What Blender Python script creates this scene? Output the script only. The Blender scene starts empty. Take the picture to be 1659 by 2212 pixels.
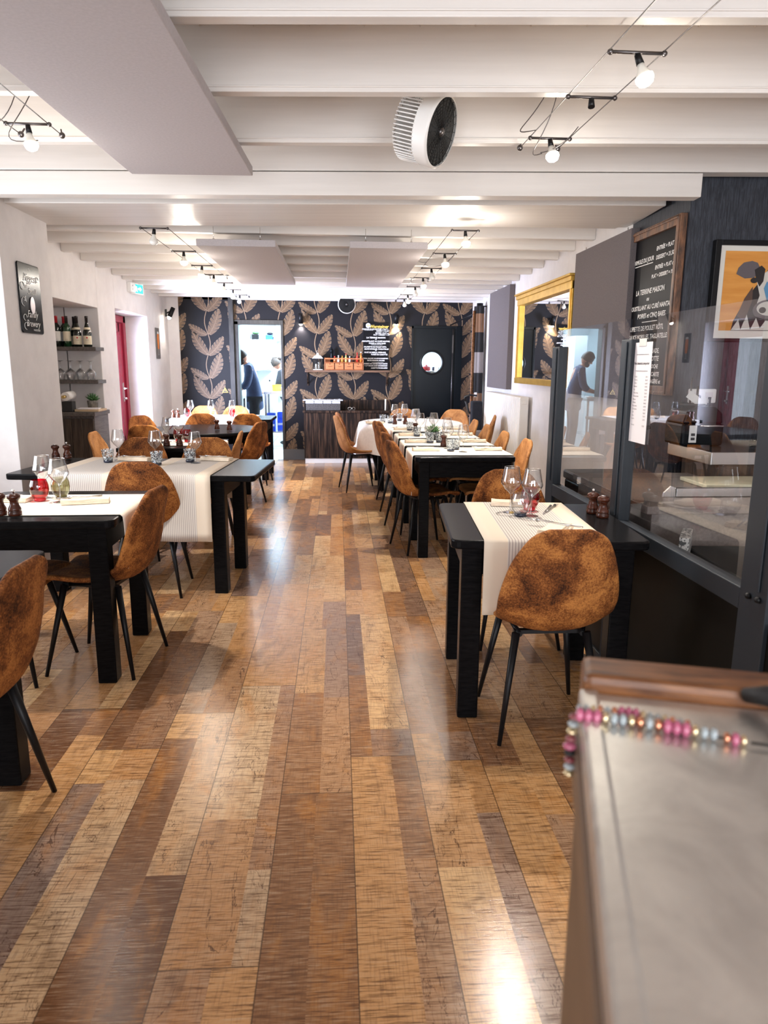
import bpy, bmesh, math, random
from mathutils import Vector, Matrix, Euler
random.seed(7)
R = math.radians
PI = math.pi
C = bpy.context.scene.collection
SC = bpy.context.scene

# ---------------------------------------------------------------- camera
cam = bpy.data.cameras.new('camera'); camo = bpy.data.objects.new('camera', cam); C.objects.link(camo)
_p, _y, _r = R(11.6), R(3.75), R(0.4)
_f = Vector((math.sin(_y)*math.cos(_p), math.cos(_y)*math.cos(_p), -math.sin(_p)))
_r0 = Vector((math.cos(_y), -math.sin(_y), 0)); _u0 = _r0.cross(_f)
_rt = _r0*math.cos(_r) + _u0*math.sin(_r); _up = _u0*math.cos(_r) - _r0*math.sin(_r)
camo.matrix_world = Matrix(((_rt.x, _up.x, -_f.x, 0), (_rt.y, _up.y, -_f.y, 0), (_rt.z, _up.z, -_f.z, 1.40), (0, 0, 0, 1)))
cam.sensor_fit = 'VERTICAL'; cam.sensor_height = 36.0; cam.lens = 1533/2212*36.0
cam.clip_start = 0.05; cam.clip_end = 60
cam.dof.use_dof = True; cam.dof.focus_distance = 4.2; cam.dof.aperture_fstop = 5.0
SC.camera = camo
# ---------------------------------------------------------------- view, world
SC.view_settings.view_transform = 'Standard'; SC.view_settings.look = 'None'
SC.view_settings.gamma = 1; SC.view_settings.use_curve_mapping = False
SC.view_settings.exposure = 1.34
SC.cycles.max_bounces = 8; SC.cycles.diffuse_bounces = 4; SC.cycles.glossy_bounces = 4
SC.cycles.transmission_bounces = 6; SC.cycles.transparent_max_bounces = 24
SC.cycles.sample_clamp_indirect = 4.0
SC.cycles.use_denoising = True
wd = bpy.data.worlds.new('world'); SC.world = wd; wd.use_nodes = True
wd.node_tree.nodes['Background'].inputs['Color'].default_value = (0.80, 0.88, 1.0, 1)
wd.node_tree.nodes['Background'].inputs['Strength'].default_value = 1.6

def area_light(name, loc, rot, sx, sy, power, col):
    l = bpy.data.lights.new(name, 'AREA'); l.shape = 'RECTANGLE'; l.size = sx; l.size_y = sy
    l.energy = power; l.color = col
    o = bpy.data.objects.new(name, l); C.objects.link(o); o.location = loc; o.rotation_euler = rot
    return o
# daylight entering by the windows behind the camera, the window on the left and the glazed door
area_light('window_daylight', (-1.0, -2.35, 1.35), (R(90), 0, 0), 2.0, 1.7, 36, (0.96, 0.97, 1.0))
area_light('window_daylight', (1.6, -2.35, 1.35), (R(90), 0, 0), 2.0, 1.7, 36, (0.96, 0.97, 1.0))
area_light('window_daylight', (-2.52, 3.45, 1.45), (0, R(-90), 0), 1.4, 1.5, 13, (0.97, 0.97, 1.0))
_d = area_light('door_daylight', (-2.70, 8.75, 1.20), (0, R(-90), R(28)), 1.3, 0.7, 80, (0.66, 0.74, 1.0)); _d.data.spread = R(110)
# kitchen strip lighting, cool white
area_light('kitchen_strip_light', (-0.6, 12.4, 2.50), (0, 0, 0), 2.4, 0.5, 150, (0.66, 0.85, 1.0))
area_light('kitchen_strip_light', (1.4, 12.6, 2.50), (0, 0, 0), 1.2, 0.5, 60, (0.66, 0.85, 1.0))

# ---------------------------------------------------------------- materials
MATS = {}
def pm(name, col, rough=0.5, metal=0.0, spec=None, coat=0.0, trans=0.0, ior=None, emis=None, estr=0.0, sheen=0.0):
    m = bpy.data.materials.new(name); m.use_nodes = True; b = m.node_tree.nodes['Principled BSDF']
    b.inputs['Base Color'].default_value = (*col, 1); b.inputs['Roughness'].default_value = rough
    b.inputs['Metallic'].default_value = metal
    if spec is not None: b.inputs['Specular IOR Level'].default_value = spec
    if coat: b.inputs['Coat Weight'].default_value = coat; b.inputs['Coat Roughness'].default_value = 0.08
    if trans: b.inputs['Transmission Weight'].default_value = trans
    if ior: b.inputs['IOR'].default_value = ior
    if sheen: b.inputs['Sheen Weight'].default_value = sheen
    if emis: b.inputs['Emission Color'].default_value = (*emis, 1); b.inputs['Emission Strength'].default_value = estr
    MATS[name] = m; return m
class NT:
    """short hand for building node trees"""
    def __init__(s, m): s.t = m.node_tree; s.b = s.t.nodes.get('Principled BSDF')
    def n(s, typ, **kw):
        x = s.t.nodes.new(typ)
        for k, v in kw.items(): setattr(x, k, v)
        return x
    def l(s, a, b): s.t.links.new(a, b)
    def val(s, sock, v):
        if hasattr(v, 'is_linked') or hasattr(v, 'links'): s.l(v, sock)
        else: sock.default_value = v
    def math(s, op, a, b=None, c=None, clamp=False):
        x = s.n('ShaderNodeMath', operation=op, use_clamp=clamp); s.val(x.inputs[0], a)
        if b is not None: s.val(x.inputs[1], b)
        if c is not None: s.val(x.inputs[2], c)
        return x.outputs[0]
    def ramp(s, fac, stops, interp='LINEAR'):
        x = s.n('ShaderNodeValToRGB'); x.color_ramp.interpolation = interp
        e = x.color_ramp.elements
        while len(e) < len(stops): e.new(0.5)
        for q, (p, c) in zip(e, stops): q.position = p; q.color = (*c, 1)
        s.l(fac, x.inputs[0]); return x.outputs[0]
    def mix(s, fac, a, b, mode='MIX'):
        x = s.n('ShaderNodeMix', data_type='RGBA', blend_type=mode); x.clamp_factor = True
        s.val(x.inputs[0], fac)
        for sock, v in ((x.inputs[6], a), (x.inputs[7], b)):
            if isinstance(v, tuple): sock.default_value = (*v, 1)
            else: s.l(v, sock)
        return x.outputs[2]
    def noise(s, vec, scale, detail=3, rough=0.5, dist=0.0):
        x = s.n('ShaderNodeTexNoise'); x.inputs['Scale'].default_value = scale; x.inputs['Detail'].default_value = detail
        x.inputs['Roughness'].default_value = rough; x.inputs['Distortion'].default_value = dist
        if vec is not None: s.l(vec, x.inputs['Vector'])
        return x.outputs['Fac']
    def coords(s, kind='Object', scale=(1, 1, 1), rnd=False):
        tc = s.n('ShaderNodeTexCoord'); mp = s.n('ShaderNodeMapping'); mp.inputs['Scale'].default_value = scale
        v = tc.outputs[kind]
        if rnd:
            oi = s.n('ShaderNodeObjectInfo'); a = s.n('ShaderNodeVectorMath', operation='ADD')
            cx = s.n('ShaderNodeCombineXYZ'); r = s.math('MULTIPLY', oi.outputs['Random'], 37.0)
            s.l(r, cx.inputs[0]); s.l(r, cx.inputs[1]); s.l(v, a.inputs[0]); s.l(cx.outputs[0], a.inputs[1]); v = a.outputs[0]
        s.l(v, mp.inputs[0]); return mp.outputs[0]
    def bump(s, h, strength=0.2, dist=0.01):
        x = s.n('ShaderNodeBump'); x.inputs['Strength'].default_value = strength; x.inputs['Distance'].default_value = dist
        s.l(h, x.inputs['Height']); s.l(x.outputs[0], s.b.inputs['Normal'])

def noisy(name, c1, c2, scale, rough=0.6, bump=0.0, stretch=(1, 1, 1), lo=0.35, hi=0.65, metal=0.0, detail=4, rnd=False, bdist=0.01, coat=0.0, spec=None):
    m = pm(name, c1, rough, metal, coat=coat, spec=spec); t = NT(m)
    v = t.coords('Object', stretch, rnd); f = t.noise(v, scale, detail, 0.6)
    t.l(t.ramp(f, [(lo, c1), (hi, c2)]), t.b.inputs['Base Color'])
    if bump: t.bump(f, bump, bdist)
    return m

plaster = noisy('white_plaster', (0.66, 0.63, 0.625), (0.72, 0.69, 0.685), 6, 0.75, 0.25, bdist=0.004)
rough_plaster = noisy('rough_plaster', (0.66, 0.63, 0.61), (0.73, 0.70, 0.67), 30, 0.8, 0.7, bdist=0.006)
beam_paint = noisy('beam_paint', (0.68, 0.645, 0.61), (0.74, 0.705, 0.67), 3, 0.42, 0.15, stretch=(0.3, 6, 6), bdist=0.004)
slab_paint = noisy('slab_paint', (0.62, 0.54, 0.47), (0.68, 0.60, 0.53), 4, 0.7)
panel_fabric = noisy('acoustic_fabric_pale', (0.42, 0.385, 0.395), (0.46, 0.425, 0.435), 90, 0.95, 0.15, bdist=0.002)
grey_fabric = noisy('acoustic_fabric_grey', (0.115, 0.100, 0.105), (0.145, 0.126, 0.130), 120, 0.95, 0.2, bdist=0.002)
black_wood = noisy('black_lacquered_wood', (0.004, 0.004, 0.0045), (0.009, 0.0085, 0.009), 20, 0.24, 0.08, stretch=(1, 8, 8), bdist=0.002, spec=0.05)
black_metal = pm('black_metal', (0.006, 0.006, 0.007), 0.40, 0.0, spec=0.25)
anthracite = pm('anthracite_powder_coat', (0.020, 0.026, 0.034), 0.42, 0.0, spec=0.35)
dark_panel = noisy('dark_panel', (0.004, 0.004, 0.0035), (0.008, 0.0075, 0.006), 4, 0.5, spec=0.15)
white_lino = noisy('cream_cloth', (0.80, 0.74, 0.64), (0.86, 0.80, 0.71), 60, 0.9, 0.1, bdist=0.001)
cloth_white = noisy('white_tablecloth', (0.80, 0.76, 0.72), (0.88, 0.84, 0.80), 40, 0.9, 0.1, bdist=0.002)
napkin_mat = noisy('beige_napkin', (0.74, 0.62, 0.48), (0.82, 0.70, 0.56), 50, 0.9, 0.1, bdist=0.001)
steel = pm('stainless_steel', (0.62, 0.61, 0.60), 0.25, 1.0)
chrome = pm('chrome', (0.8, 0.8, 0.8), 0.12, 1.0)
wood_red = noisy('turned_red_brown_wood', (0.030, 0.008, 0.004), (0.085, 0.022, 0.010), 12, 0.24, stretch=(1, 1, 6), coat=0.15, spec=0.3)
wood_dark = noisy('dark_plank_wood', (0.010, 0.006, 0.005), (0.14, 0.075, 0.045), 4, 0.5, 0.1, stretch=(9, 9, 0.6), lo=0.45, hi=0.85, spec=0.2)
wood_grey = noisy('grey_brown_wood', (0.055, 0.046, 0.042), (0.12, 0.10, 0.09), 6, 0.55, 0.1, stretch=(8, 1, 8))
wood_warm = noisy('warm_brown_wood', (0.16, 0.065, 0.025), (0.42, 0.20, 0.085), 7, 0.45, stretch=(1, 8, 8))
wood_orange = noisy('orange_wood', (0.42, 0.13, 0.045), (0.52, 0.18, 0.065), 10, 0.5, stretch=(1, 8, 8))
gold = noisy('gold_leaf', (0.60, 0.36, 0.06), (0.72, 0.46, 0.10), 9, 0.33, stretch=(1, 1, 1), metal=0.6)
crimson = pm('crimson_paint', (0.30, 0.010, 0.035), 0.35)
chalk_black = pm('chalkboard', (0.005, 0.005, 0.007), 0.38, spec=0.10)
chalk = pm('white_chalk', (0.85, 0.85, 0.84), 0.8)
paper = pm('paper', (0.72, 0.68, 0.70), 0.6)
ink = pm('ink', (0.06, 0.055, 0.06), 0.7)
white_plastic = pm('white_plastic', (0.80, 0.79, 0.77), 0.35)
radiator_paint = pm('radiator_enamel', (0.78, 0.75, 0.70), 0.4)
mirror_mat = pm('mirror_glass', (0.92, 0.92, 0.92), 0.015, 1.0)
navy_wall = None
bottle_mat = pm('dark_bottle_glass', (0.006, 0.010, 0.007), 0.08, coat=0.6)
green_bottle = pm('green_bottle_glass', (0.008, 0.045, 0.016), 0.08, coat=0.6)
label_mat = pm('cream_label', (0.72, 0.64, 0.48), 0.6)
label_white = pm('white_label', (0.78, 0.77, 0.74), 0.6)
red_foil = pm('red_capsule', (0.45, 0.02, 0.03), 0.35)
black_foil = pm('black_capsule', (0.015, 0.012, 0.013), 0.35)
leaf_green = pm('succulent_green', (0.05, 0.14, 0.04), 0.5)
skin_mat = pm('skin', (0.55, 0.27, 0.18), 0.5)
hair_mat = noisy('dark_brown_hair', (0.015, 0.008, 0.006), (0.05, 0.028, 0.018), 40, 0.6)
navy_cloth = noisy('navy_cook_jacket', (0.022, 0.035, 0.085), (0.04, 0.06, 0.13), 8, 0.85)
black_cloth = noisy('black_cloth', (0.006, 0.007, 0.011), (0.014, 0.015, 0.022), 8, 0.9)
kitchen_wall = pm('kitchen_white_wall', (0.72, 0.80, 0.83), 0.5)
kitchen_white = pm('kitchen_white_laminate', (0.78, 0.82, 0.84), 0.4)
blue_plastic = pm('blue_plastic', (0.015, 0.07, 0.55), 0.4)
yellow_plastic = pm('yellow_plastic', (0.75, 0.42, 0.03), 0.45)
red_enamel = pm('red_enamel', (0.55, 0.03, 0.03), 0.3)
cardboard = pm('cardboard', (0.42, 0.24, 0.11), 0.8)
zinc = None
amber = pm('amber_liquid', (0.55, 0.16, 0.02), 0.15, coat=0.5)
copper = pm('copper_bead', (0.75, 0.33, 0.20), 0.2, 1.0)
pink_bead = pm('pink_bead', (0.42, 0.10, 0.18), 0.25, coat=0.5)
grey_bead = pm('blue_grey_bead', (0.33, 0.38, 0.40), 0.3, coat=0.5)
gold_bead = pm('pale_gold_bead', (0.72, 0.60, 0.38), 0.2, 0.9)
dark_bead = pm('dark_red_bead', (0.20, 0.04, 0.05), 0.3, coat=0.5)
rubber = pm('black_rubber', (0.01, 0.01, 0.01), 0.6)
bulb_on = pm('lit_bulb', (1, 0.95, 0.85), 0.3, emis=(1.0, 0.93, 0.78), estr=28)
bulb_off = pm('unlit_frosted_bulb', (0.85, 0.84, 0.80), 0.25)
porcelain = pm('bulb_porcelain', (0.72, 0.70, 0.64), 0.35)
gold_ink = pm('gold_lettering', (0.70, 0.48, 0.08), 0.4)

def schlick(t):
    g = t.n('ShaderNodeNewGeometry'); d = t.n('ShaderNodeVectorMath', operation='DOT_PRODUCT')
    t.l(g.outputs['Normal'], d.inputs[0]); t.l(g.outputs['Incoming'], d.inputs[1])
    c = t.math('SUBTRACT', 1.0, t.math('ABSOLUTE', d.outputs['Value']))
    return t.math('ADD', t.math('MULTIPLY', t.math('POWER', c, 5.0), 0.96), 0.04)
def thin_glass(name, tint=(1, 1, 1), boost=1.0, rough=0.0, add=0.0, edge=0.0):
    m = bpy.data.materials.new(name); m.use_nodes = True; t = NT(m); t.t.nodes.remove(t.b)
    out = t.t.nodes['Material Output']
    f = t.math('ADD', t.math('MULTIPLY', schlick(t), boost), add, clamp=True)
    tr = t.n('ShaderNodeBsdfTransparent'); g = t.n('ShaderNodeNewGeometry'); d = t.n('ShaderNodeVectorMath', operation='DOT_PRODUCT')
    t.l(g.outputs['Normal'], d.inputs[0]); t.l(g.outputs['Incoming'], d.inputs[1])
    c = t.math('POWER', t.math('SUBTRACT', 1.0, t.math('ABSOLUTE', d.outputs['Value'])), 2.5)
    t.l(t.mix(t.math('MULTIPLY', c, edge), tint, tuple(q*.25 for q in tint)), tr.inputs[0])
    gl = t.n('ShaderNodeBsdfGlossy'); gl.inputs['Roughness'].default_value = rough
    mx = t.n('ShaderNodeMixShader'); t.l(f, mx.inputs[0]); t.l(tr.outputs[0], mx.inputs[1]); t.l(gl.outputs[0], mx.inputs[2])
    t.l(mx.outputs[0], out.inputs['Surface']); MATS[name] = m; return m
clear_glass = thin_glass('clear_glass', (0.94, 0.95, 0.96), 2.6, 0.0, 0.06, 1.3)
pane_glass = thin_glass('pane_glass', (0.90, 0.91, 0.92), 1.9, 0.0, 0.0)
red_glass = thin_glass('red_glass', (0.66, 0.008, 0.03), 1.6, 0.0, 0.04, 0.6)
smoke_glass = thin_glass('smoked_olive_glass', (0.62, 0.60, 0.40), 1.6, 0.0, 0.04, 0.6)
blue_base = pm('dark_blue_glass_base', (0.008, 0.014, 0.035), 0.1, coat=0.6)
red_base = pm('red_glass_base', (0.50, 0.006, 0.02), 0.1, coat=0.6)

# etched tumbler glass: clear with black and white swirls
def etched():
    m = bpy.data.materials.new('etched_glass'); m.use_nodes = True; t = NT(m); b = t.b; out = t.t.nodes['Material Output']
    v = t.coords('Object', (1, 1, 1), True); f = t.noise(v, 55, 1, 0.5, 1.2)
    msk = t.ramp(f, [(0.42, (0, 0, 0)), (0.46, (1, 1, 1)), (0.55, (1, 1, 1)), (0.60, (0, 0, 0))])
    f2 = t.noise(v, 95, 1, 0.5)
    t.l(t.ramp(f2, [(0.42, (0.02, 0.03, 0.05)), (0.6, (0.75, 0.80, 0.80))]), b.inputs['Base Color']); b.inputs['Roughness'].default_value = 0.25
    gl = t.n('ShaderNodeBsdfTransparent'); gl.inputs[0].default_value = (0.86, 0.89, 0.90, 1)
    g2 = t.n('ShaderNodeBsdfGlossy'); g2.inputs['Roughness'].default_value = 0.02
    mm = t.n('ShaderNodeMixShader'); t.l(t.math('ADD', schlick(t), 0.05), mm.inputs[0]); t.l(gl.outputs[0], mm.inputs[1]); t.l(g2.outputs[0], mm.inputs[2])
    mx = t.n('ShaderNodeMixShader'); t.l(t.math('MULTIPLY', msk, 0.9), mx.inputs[0]); t.l(mm.outputs[0], mx.inputs[1]); t.l(b.outputs[0], mx.inputs[2])
    t.l(mx.outputs[0], out.inputs['Surface']); return m
etched_glass = etched()

def suede_mat(name, dark, mid, light):
    m = pm(name, mid, 0.78, spec=0.25); t = NT(m)
    v = t.coords('Object', (1, 1, 1), True)
    big = t.noise(v, 7, 4, 0.65, 0.6); fine = t.noise(v, 160, 3, 0.7)
    s = t.math('ADD', t.math('MULTIPLY', big, 0.8), t.math('MULTIPLY', fine, 0.55))
    t.l(t.ramp(s, [(0.50, dark), (0.65, mid), (0.82, light)]), t.b.inputs['Base Color'])
    t.bump(fine, 0.25, 0.002); return m
suede = suede_mat('brown_suede', (0.030, 0.0085, 0.002), (0.185, 0.058, 0.013), (0.50, 0.20, 0.050))
suede_tan = suede_mat('tan_suede', (0.17, 0.063, 0.018), (0.34, 0.145, 0.045), (0.50, 0.24, 0.085))

def stripes():
    m = pm('striped_runner', (0.8, 0.7, 0.6), 0.9); t = NT(m)
    tc = t.n('ShaderNodeTexCoord'); sp = t.n('ShaderNodeSeparateXYZ'); t.l(tc.outputs['Object'], sp.inputs[0])
    x = sp.outputs[0]; a = t.math('ABSOLUTE', x)
    inside = t.math('LESS_THAN', a, 0.145)
    fr = t.math('FRACT', t.math('MULTIPLY', t.math('ADD', x, 2.0), 88.0))
    st = t.math('MULTIPLY', t.math('GREATER_THAN', fr, 0.5), inside)
    base = t.mix(inside, (0.74, 0.64, 0.52), (0.70, 0.655, 0.60))
    t.l(t.mix(st, base, (0.45, 0.405, 0.375)), t.b.inputs['Base Color']); return m
runner_mat = stripes()

def floor_mat():
    m = pm('plank_floor', (0.4, 0.25, 0.13), 0.3); t = NT(m); b = t.b
    tc = t.n('ShaderNodeTexCoord'); sp = t.n('ShaderNodeSeparateXYZ'); t.l(tc.outputs['Object'], sp.inputs[0])
    x, y = sp.outputs[0], sp.outputs[1]
    W, L = 0.236, 1.52
    xs = t.math('DIVIDE', t.math('ADD', x, 20.0 + 0.02), W)
    ix = t.math('FLOOR', xs); fx = t.math('FRACT', xs)
    w1 = t.n('ShaderNodeTexWhiteNoise', noise_dimensions='1D'); t.l(ix, w1.inputs['W'])
    ys = t.math('ADD', t.math('DIVIDE', t.math('ADD', y, 30.0), L), w1.outputs['Value'])
    iy = t.math('FLOOR', ys); fy = t.math('FRACT', ys)
    def wn(a, b_, k):
        c = t.n('ShaderNodeCombineXYZ'); t.val(c.inputs[0], a); t.val(c.inputs[1], b_); c.inputs[2].default_value = k
        w = t.n('ShaderNodeTexWhiteNoise', noise_dimensions='3D'); t.l(c.outputs[0], w.inputs['Vector']); return w.outputs['Value']
    # printed boards inside a plank: one split across its width, one or two along its length
    sx = t.math('ADD', t.math('MULTIPLY', wn(ix, iy, 1.0), 0.45), 0.28)
    sub = t.math('GREATER_THAN', fx, sx)
    sy = t.math('ADD', t.math('MULTIPLY', wn(t.math('ADD', ix, sub), iy, 5.0), 0.8), 0.1)
    suby = t.math('GREATER_THAN', fy, sy)
    bid = t.math('ADD', t.math('ADD', t.math('MULTIPLY', ix, 4.0), t.math('MULTIPLY', sub, 1.3)), t.math('MULTIPLY', suby, 2.1))
    rnd = wn(bid, iy, 2.0); rnd2 = wn(bid, iy, 3.0)
    col = t.ramp(rnd, [(0.0, (0.15, 0.064, 0.028)), (0.18, (0.26, 0.125, 0.056)), (0.42, (0.39, 0.200, 0.092)), (0.62, (0.53, 0.270, 0.106)), (0.82, (0.66, 0.375, 0.160)), (1.0, (0.77, 0.510, 0.265))])
    grey = t.ramp(rnd2, [(0.6, (0, 0, 0)), (1.0, (1, 1, 1))])
    col = t.mix(t.math('MULTIPLY', grey, 0.6), col, (0.31, 0.245, 0.215))
    # blotches, orange stain
    cv = t.n('ShaderNodeCombineXYZ'); t.l(x, cv.inputs[0]); t.l(y, cv.inputs[1]); t.l(t.math('MULTIPLY', rnd, 9.0), cv.inputs[2])
    def nz(sx_, sy_, sc, det=3, dist=0.0):
        mp = t.n('ShaderNodeMapping'); mp.inputs['Scale'].default_value = (sx_, sy_, 1); t.l(cv.outputs[0], mp.inputs[0])
        return t.noise(mp.outputs[0], sc, det, 0.6, dist)
    bl = nz(1.0, 0.45, 7, 4, 0.6)
    col = t.mix(t.math('MULTIPLY', t.ramp(bl, [(0.50, (0, 0, 0)), (0.72, (1, 1, 1))]), 0.62), col, (0.52, 0.21, 0.040))
    bl2 = nz(1.2, 0.35, 9, 4, 0.9)
    col = t.mix(t.math('MULTIPLY', t.ramp(bl2, [(0.55, (0, 0, 0)), (0.75, (1, 1, 1))]), 0.6), col, (0.10, 0.050, 0.030))
    # saw marks running across the planks
    saw = nz(1.6, 26, 9, 4)
    col = t.mix(t.math('MULTIPLY', t.ramp(saw, [(0.36, (1, 1, 1)), (0.50, (0, 0, 0))]), 0.80), col, (0.10, 0.045, 0.022))
    col = t.mix(t.math('MULTIPLY', t.ramp(saw, [(0.52, (0, 0, 0)), (0.70, (1, 1, 1))]), 0.40), col, (0.62, 0.48, 0.33))
    grain = nz(30, 1.5, 9, 3)
    col = t.mix(t.math('MULTIPLY', t.ramp(grain, [(0.36, (1, 1, 1)), (0.48, (0, 0, 0))]), 0.28), col, (0.12, 0.06, 0.035))
    # fine cracks and knots
    cr = nz(2.4, 0.5, 3.2, 5, 1.6)
    crk = t.math('LESS_THAN', t.math('ABSOLUTE', t.math('SUBTRACT', cr, 0.52)), 0.0035)
    crk = t.math('MULTIPLY', crk, t.math('GREATER_THAN', rnd2, 0.55))
    col = t.mix(t.math('MULTIPLY', crk, 0.75), col, (0.07, 0.032, 0.018))
    # seams
    ex = t.math('MINIMUM', fx, t.math('SUBTRACT', 1.0, fx)); ey = t.math('MINIMUM', fy, t.math('SUBTRACT', 1.0, fy))
    sm = t.math('MAXIMUM', t.math('LESS_THAN', ex, 0.0065), t.math('LESS_THAN', ey, 0.0011))
    col = t.mix(t.math('MULTIPLY', sm, 0.8), col, (0.06, 0.035, 0.02))
    t.l(col, b.inputs['Base Color'])
    t.l(t.math('ADD', t.math('MULTIPLY', saw, 0.20), 0.075), b.inputs['Roughness'])
    b.inputs['Specular IOR Level'].default_value = 0.45
    t.bump(t.math('ADD', saw, t.math('MULTIPLY', sm, -1.0)), 0.13, 0.003)
    return m
plank_floor = floor_mat()
tile_floor = pm('kitchen_floor_tiles', (0.6, 0.62, 0.62), 0.22); _t = NT(tile_floor)
_br = _t.n('ShaderNodeTexBrick'); _br.offset = 0; _br.inputs['Scale'].default_value = 1.0
_br.inputs['Brick Width'].default_value = 0.3; _br.inputs['Row Height'].default_value = 0.3; _br.inputs['Mortar Size'].default_value = 0.006
_br.inputs['Color1'].default_value = (0.62, 0.64, 0.62, 1); _br.inputs['Color2'].default_value = (0.55, 0.57, 0.56, 1); _br.inputs['Mortar'].default_value = (0.3, 0.3, 0.28, 1)
_t.l(_t.coords('Object'), _br.inputs['Vector']); _t.l(_br.outputs['Color'], _t.b.inputs['Base Color'])
# navy textured wallpaper: fine vertical threads
navy_wall = pm('navy_textured_wallpaper', (0.02, 0.025, 0.038), 0.55); _t = NT(navy_wall)
_v = _t.coords('Object', (14, 14, 1.3)); _n = _t.noise(_v, 9, 5, 0.7, 0.5)
_t.l(_t.ramp(_n, [(0.42, (0.010, 0.013, 0.021)), (0.62, (0.040, 0.046, 0.062))]), _t.b.inputs['Base Color']); _t.bump(_n, 0.5, 0.004)
zinc = pm('brushed_zinc', (0.62, 0.59, 0.55), 0.30, 0.85); _t = NT(zinc)
_n = _t.noise(_t.coords('Object'), 14, 6, 0.65, 1.0)
_t.l(_t.ramp(_n, [(0.3, (0.52, 0.51, 0.49)), (0.7, (0.74, 0.73, 0.70))]), _t.b.inputs['Base Color'])
_t.l(_t.math('ADD', _t.math('MULTIPLY', _n, 0.22), 0.20), _t.b.inputs['Roughness'])
chrome_dark = pm('gunmetal', (0.12, 0.11, 0.11), 0.3, 0.9)
wp_ground = pm('wallpaper_ground', (0.0085, 0.008, 0.011), 0.5, spec=0.2)
wp_leaf = noisy('wallpaper_leaf', (0.105, 0.058, 0.027), (0.155, 0.090, 0.045), 25, 0.5, stretch=(1, 1, 3))
wp_rim = pm('wallpaper_leaf_rim', (0.26, 0.17, 0.10), 0.5)
wp_vein = pm('wallpaper_vein', (0.26, 0.17, 0.10), 0.5)
wp_cut = pm('wallpaper_cut', (0.016, 0.013, 0.014), 0.6)

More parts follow.
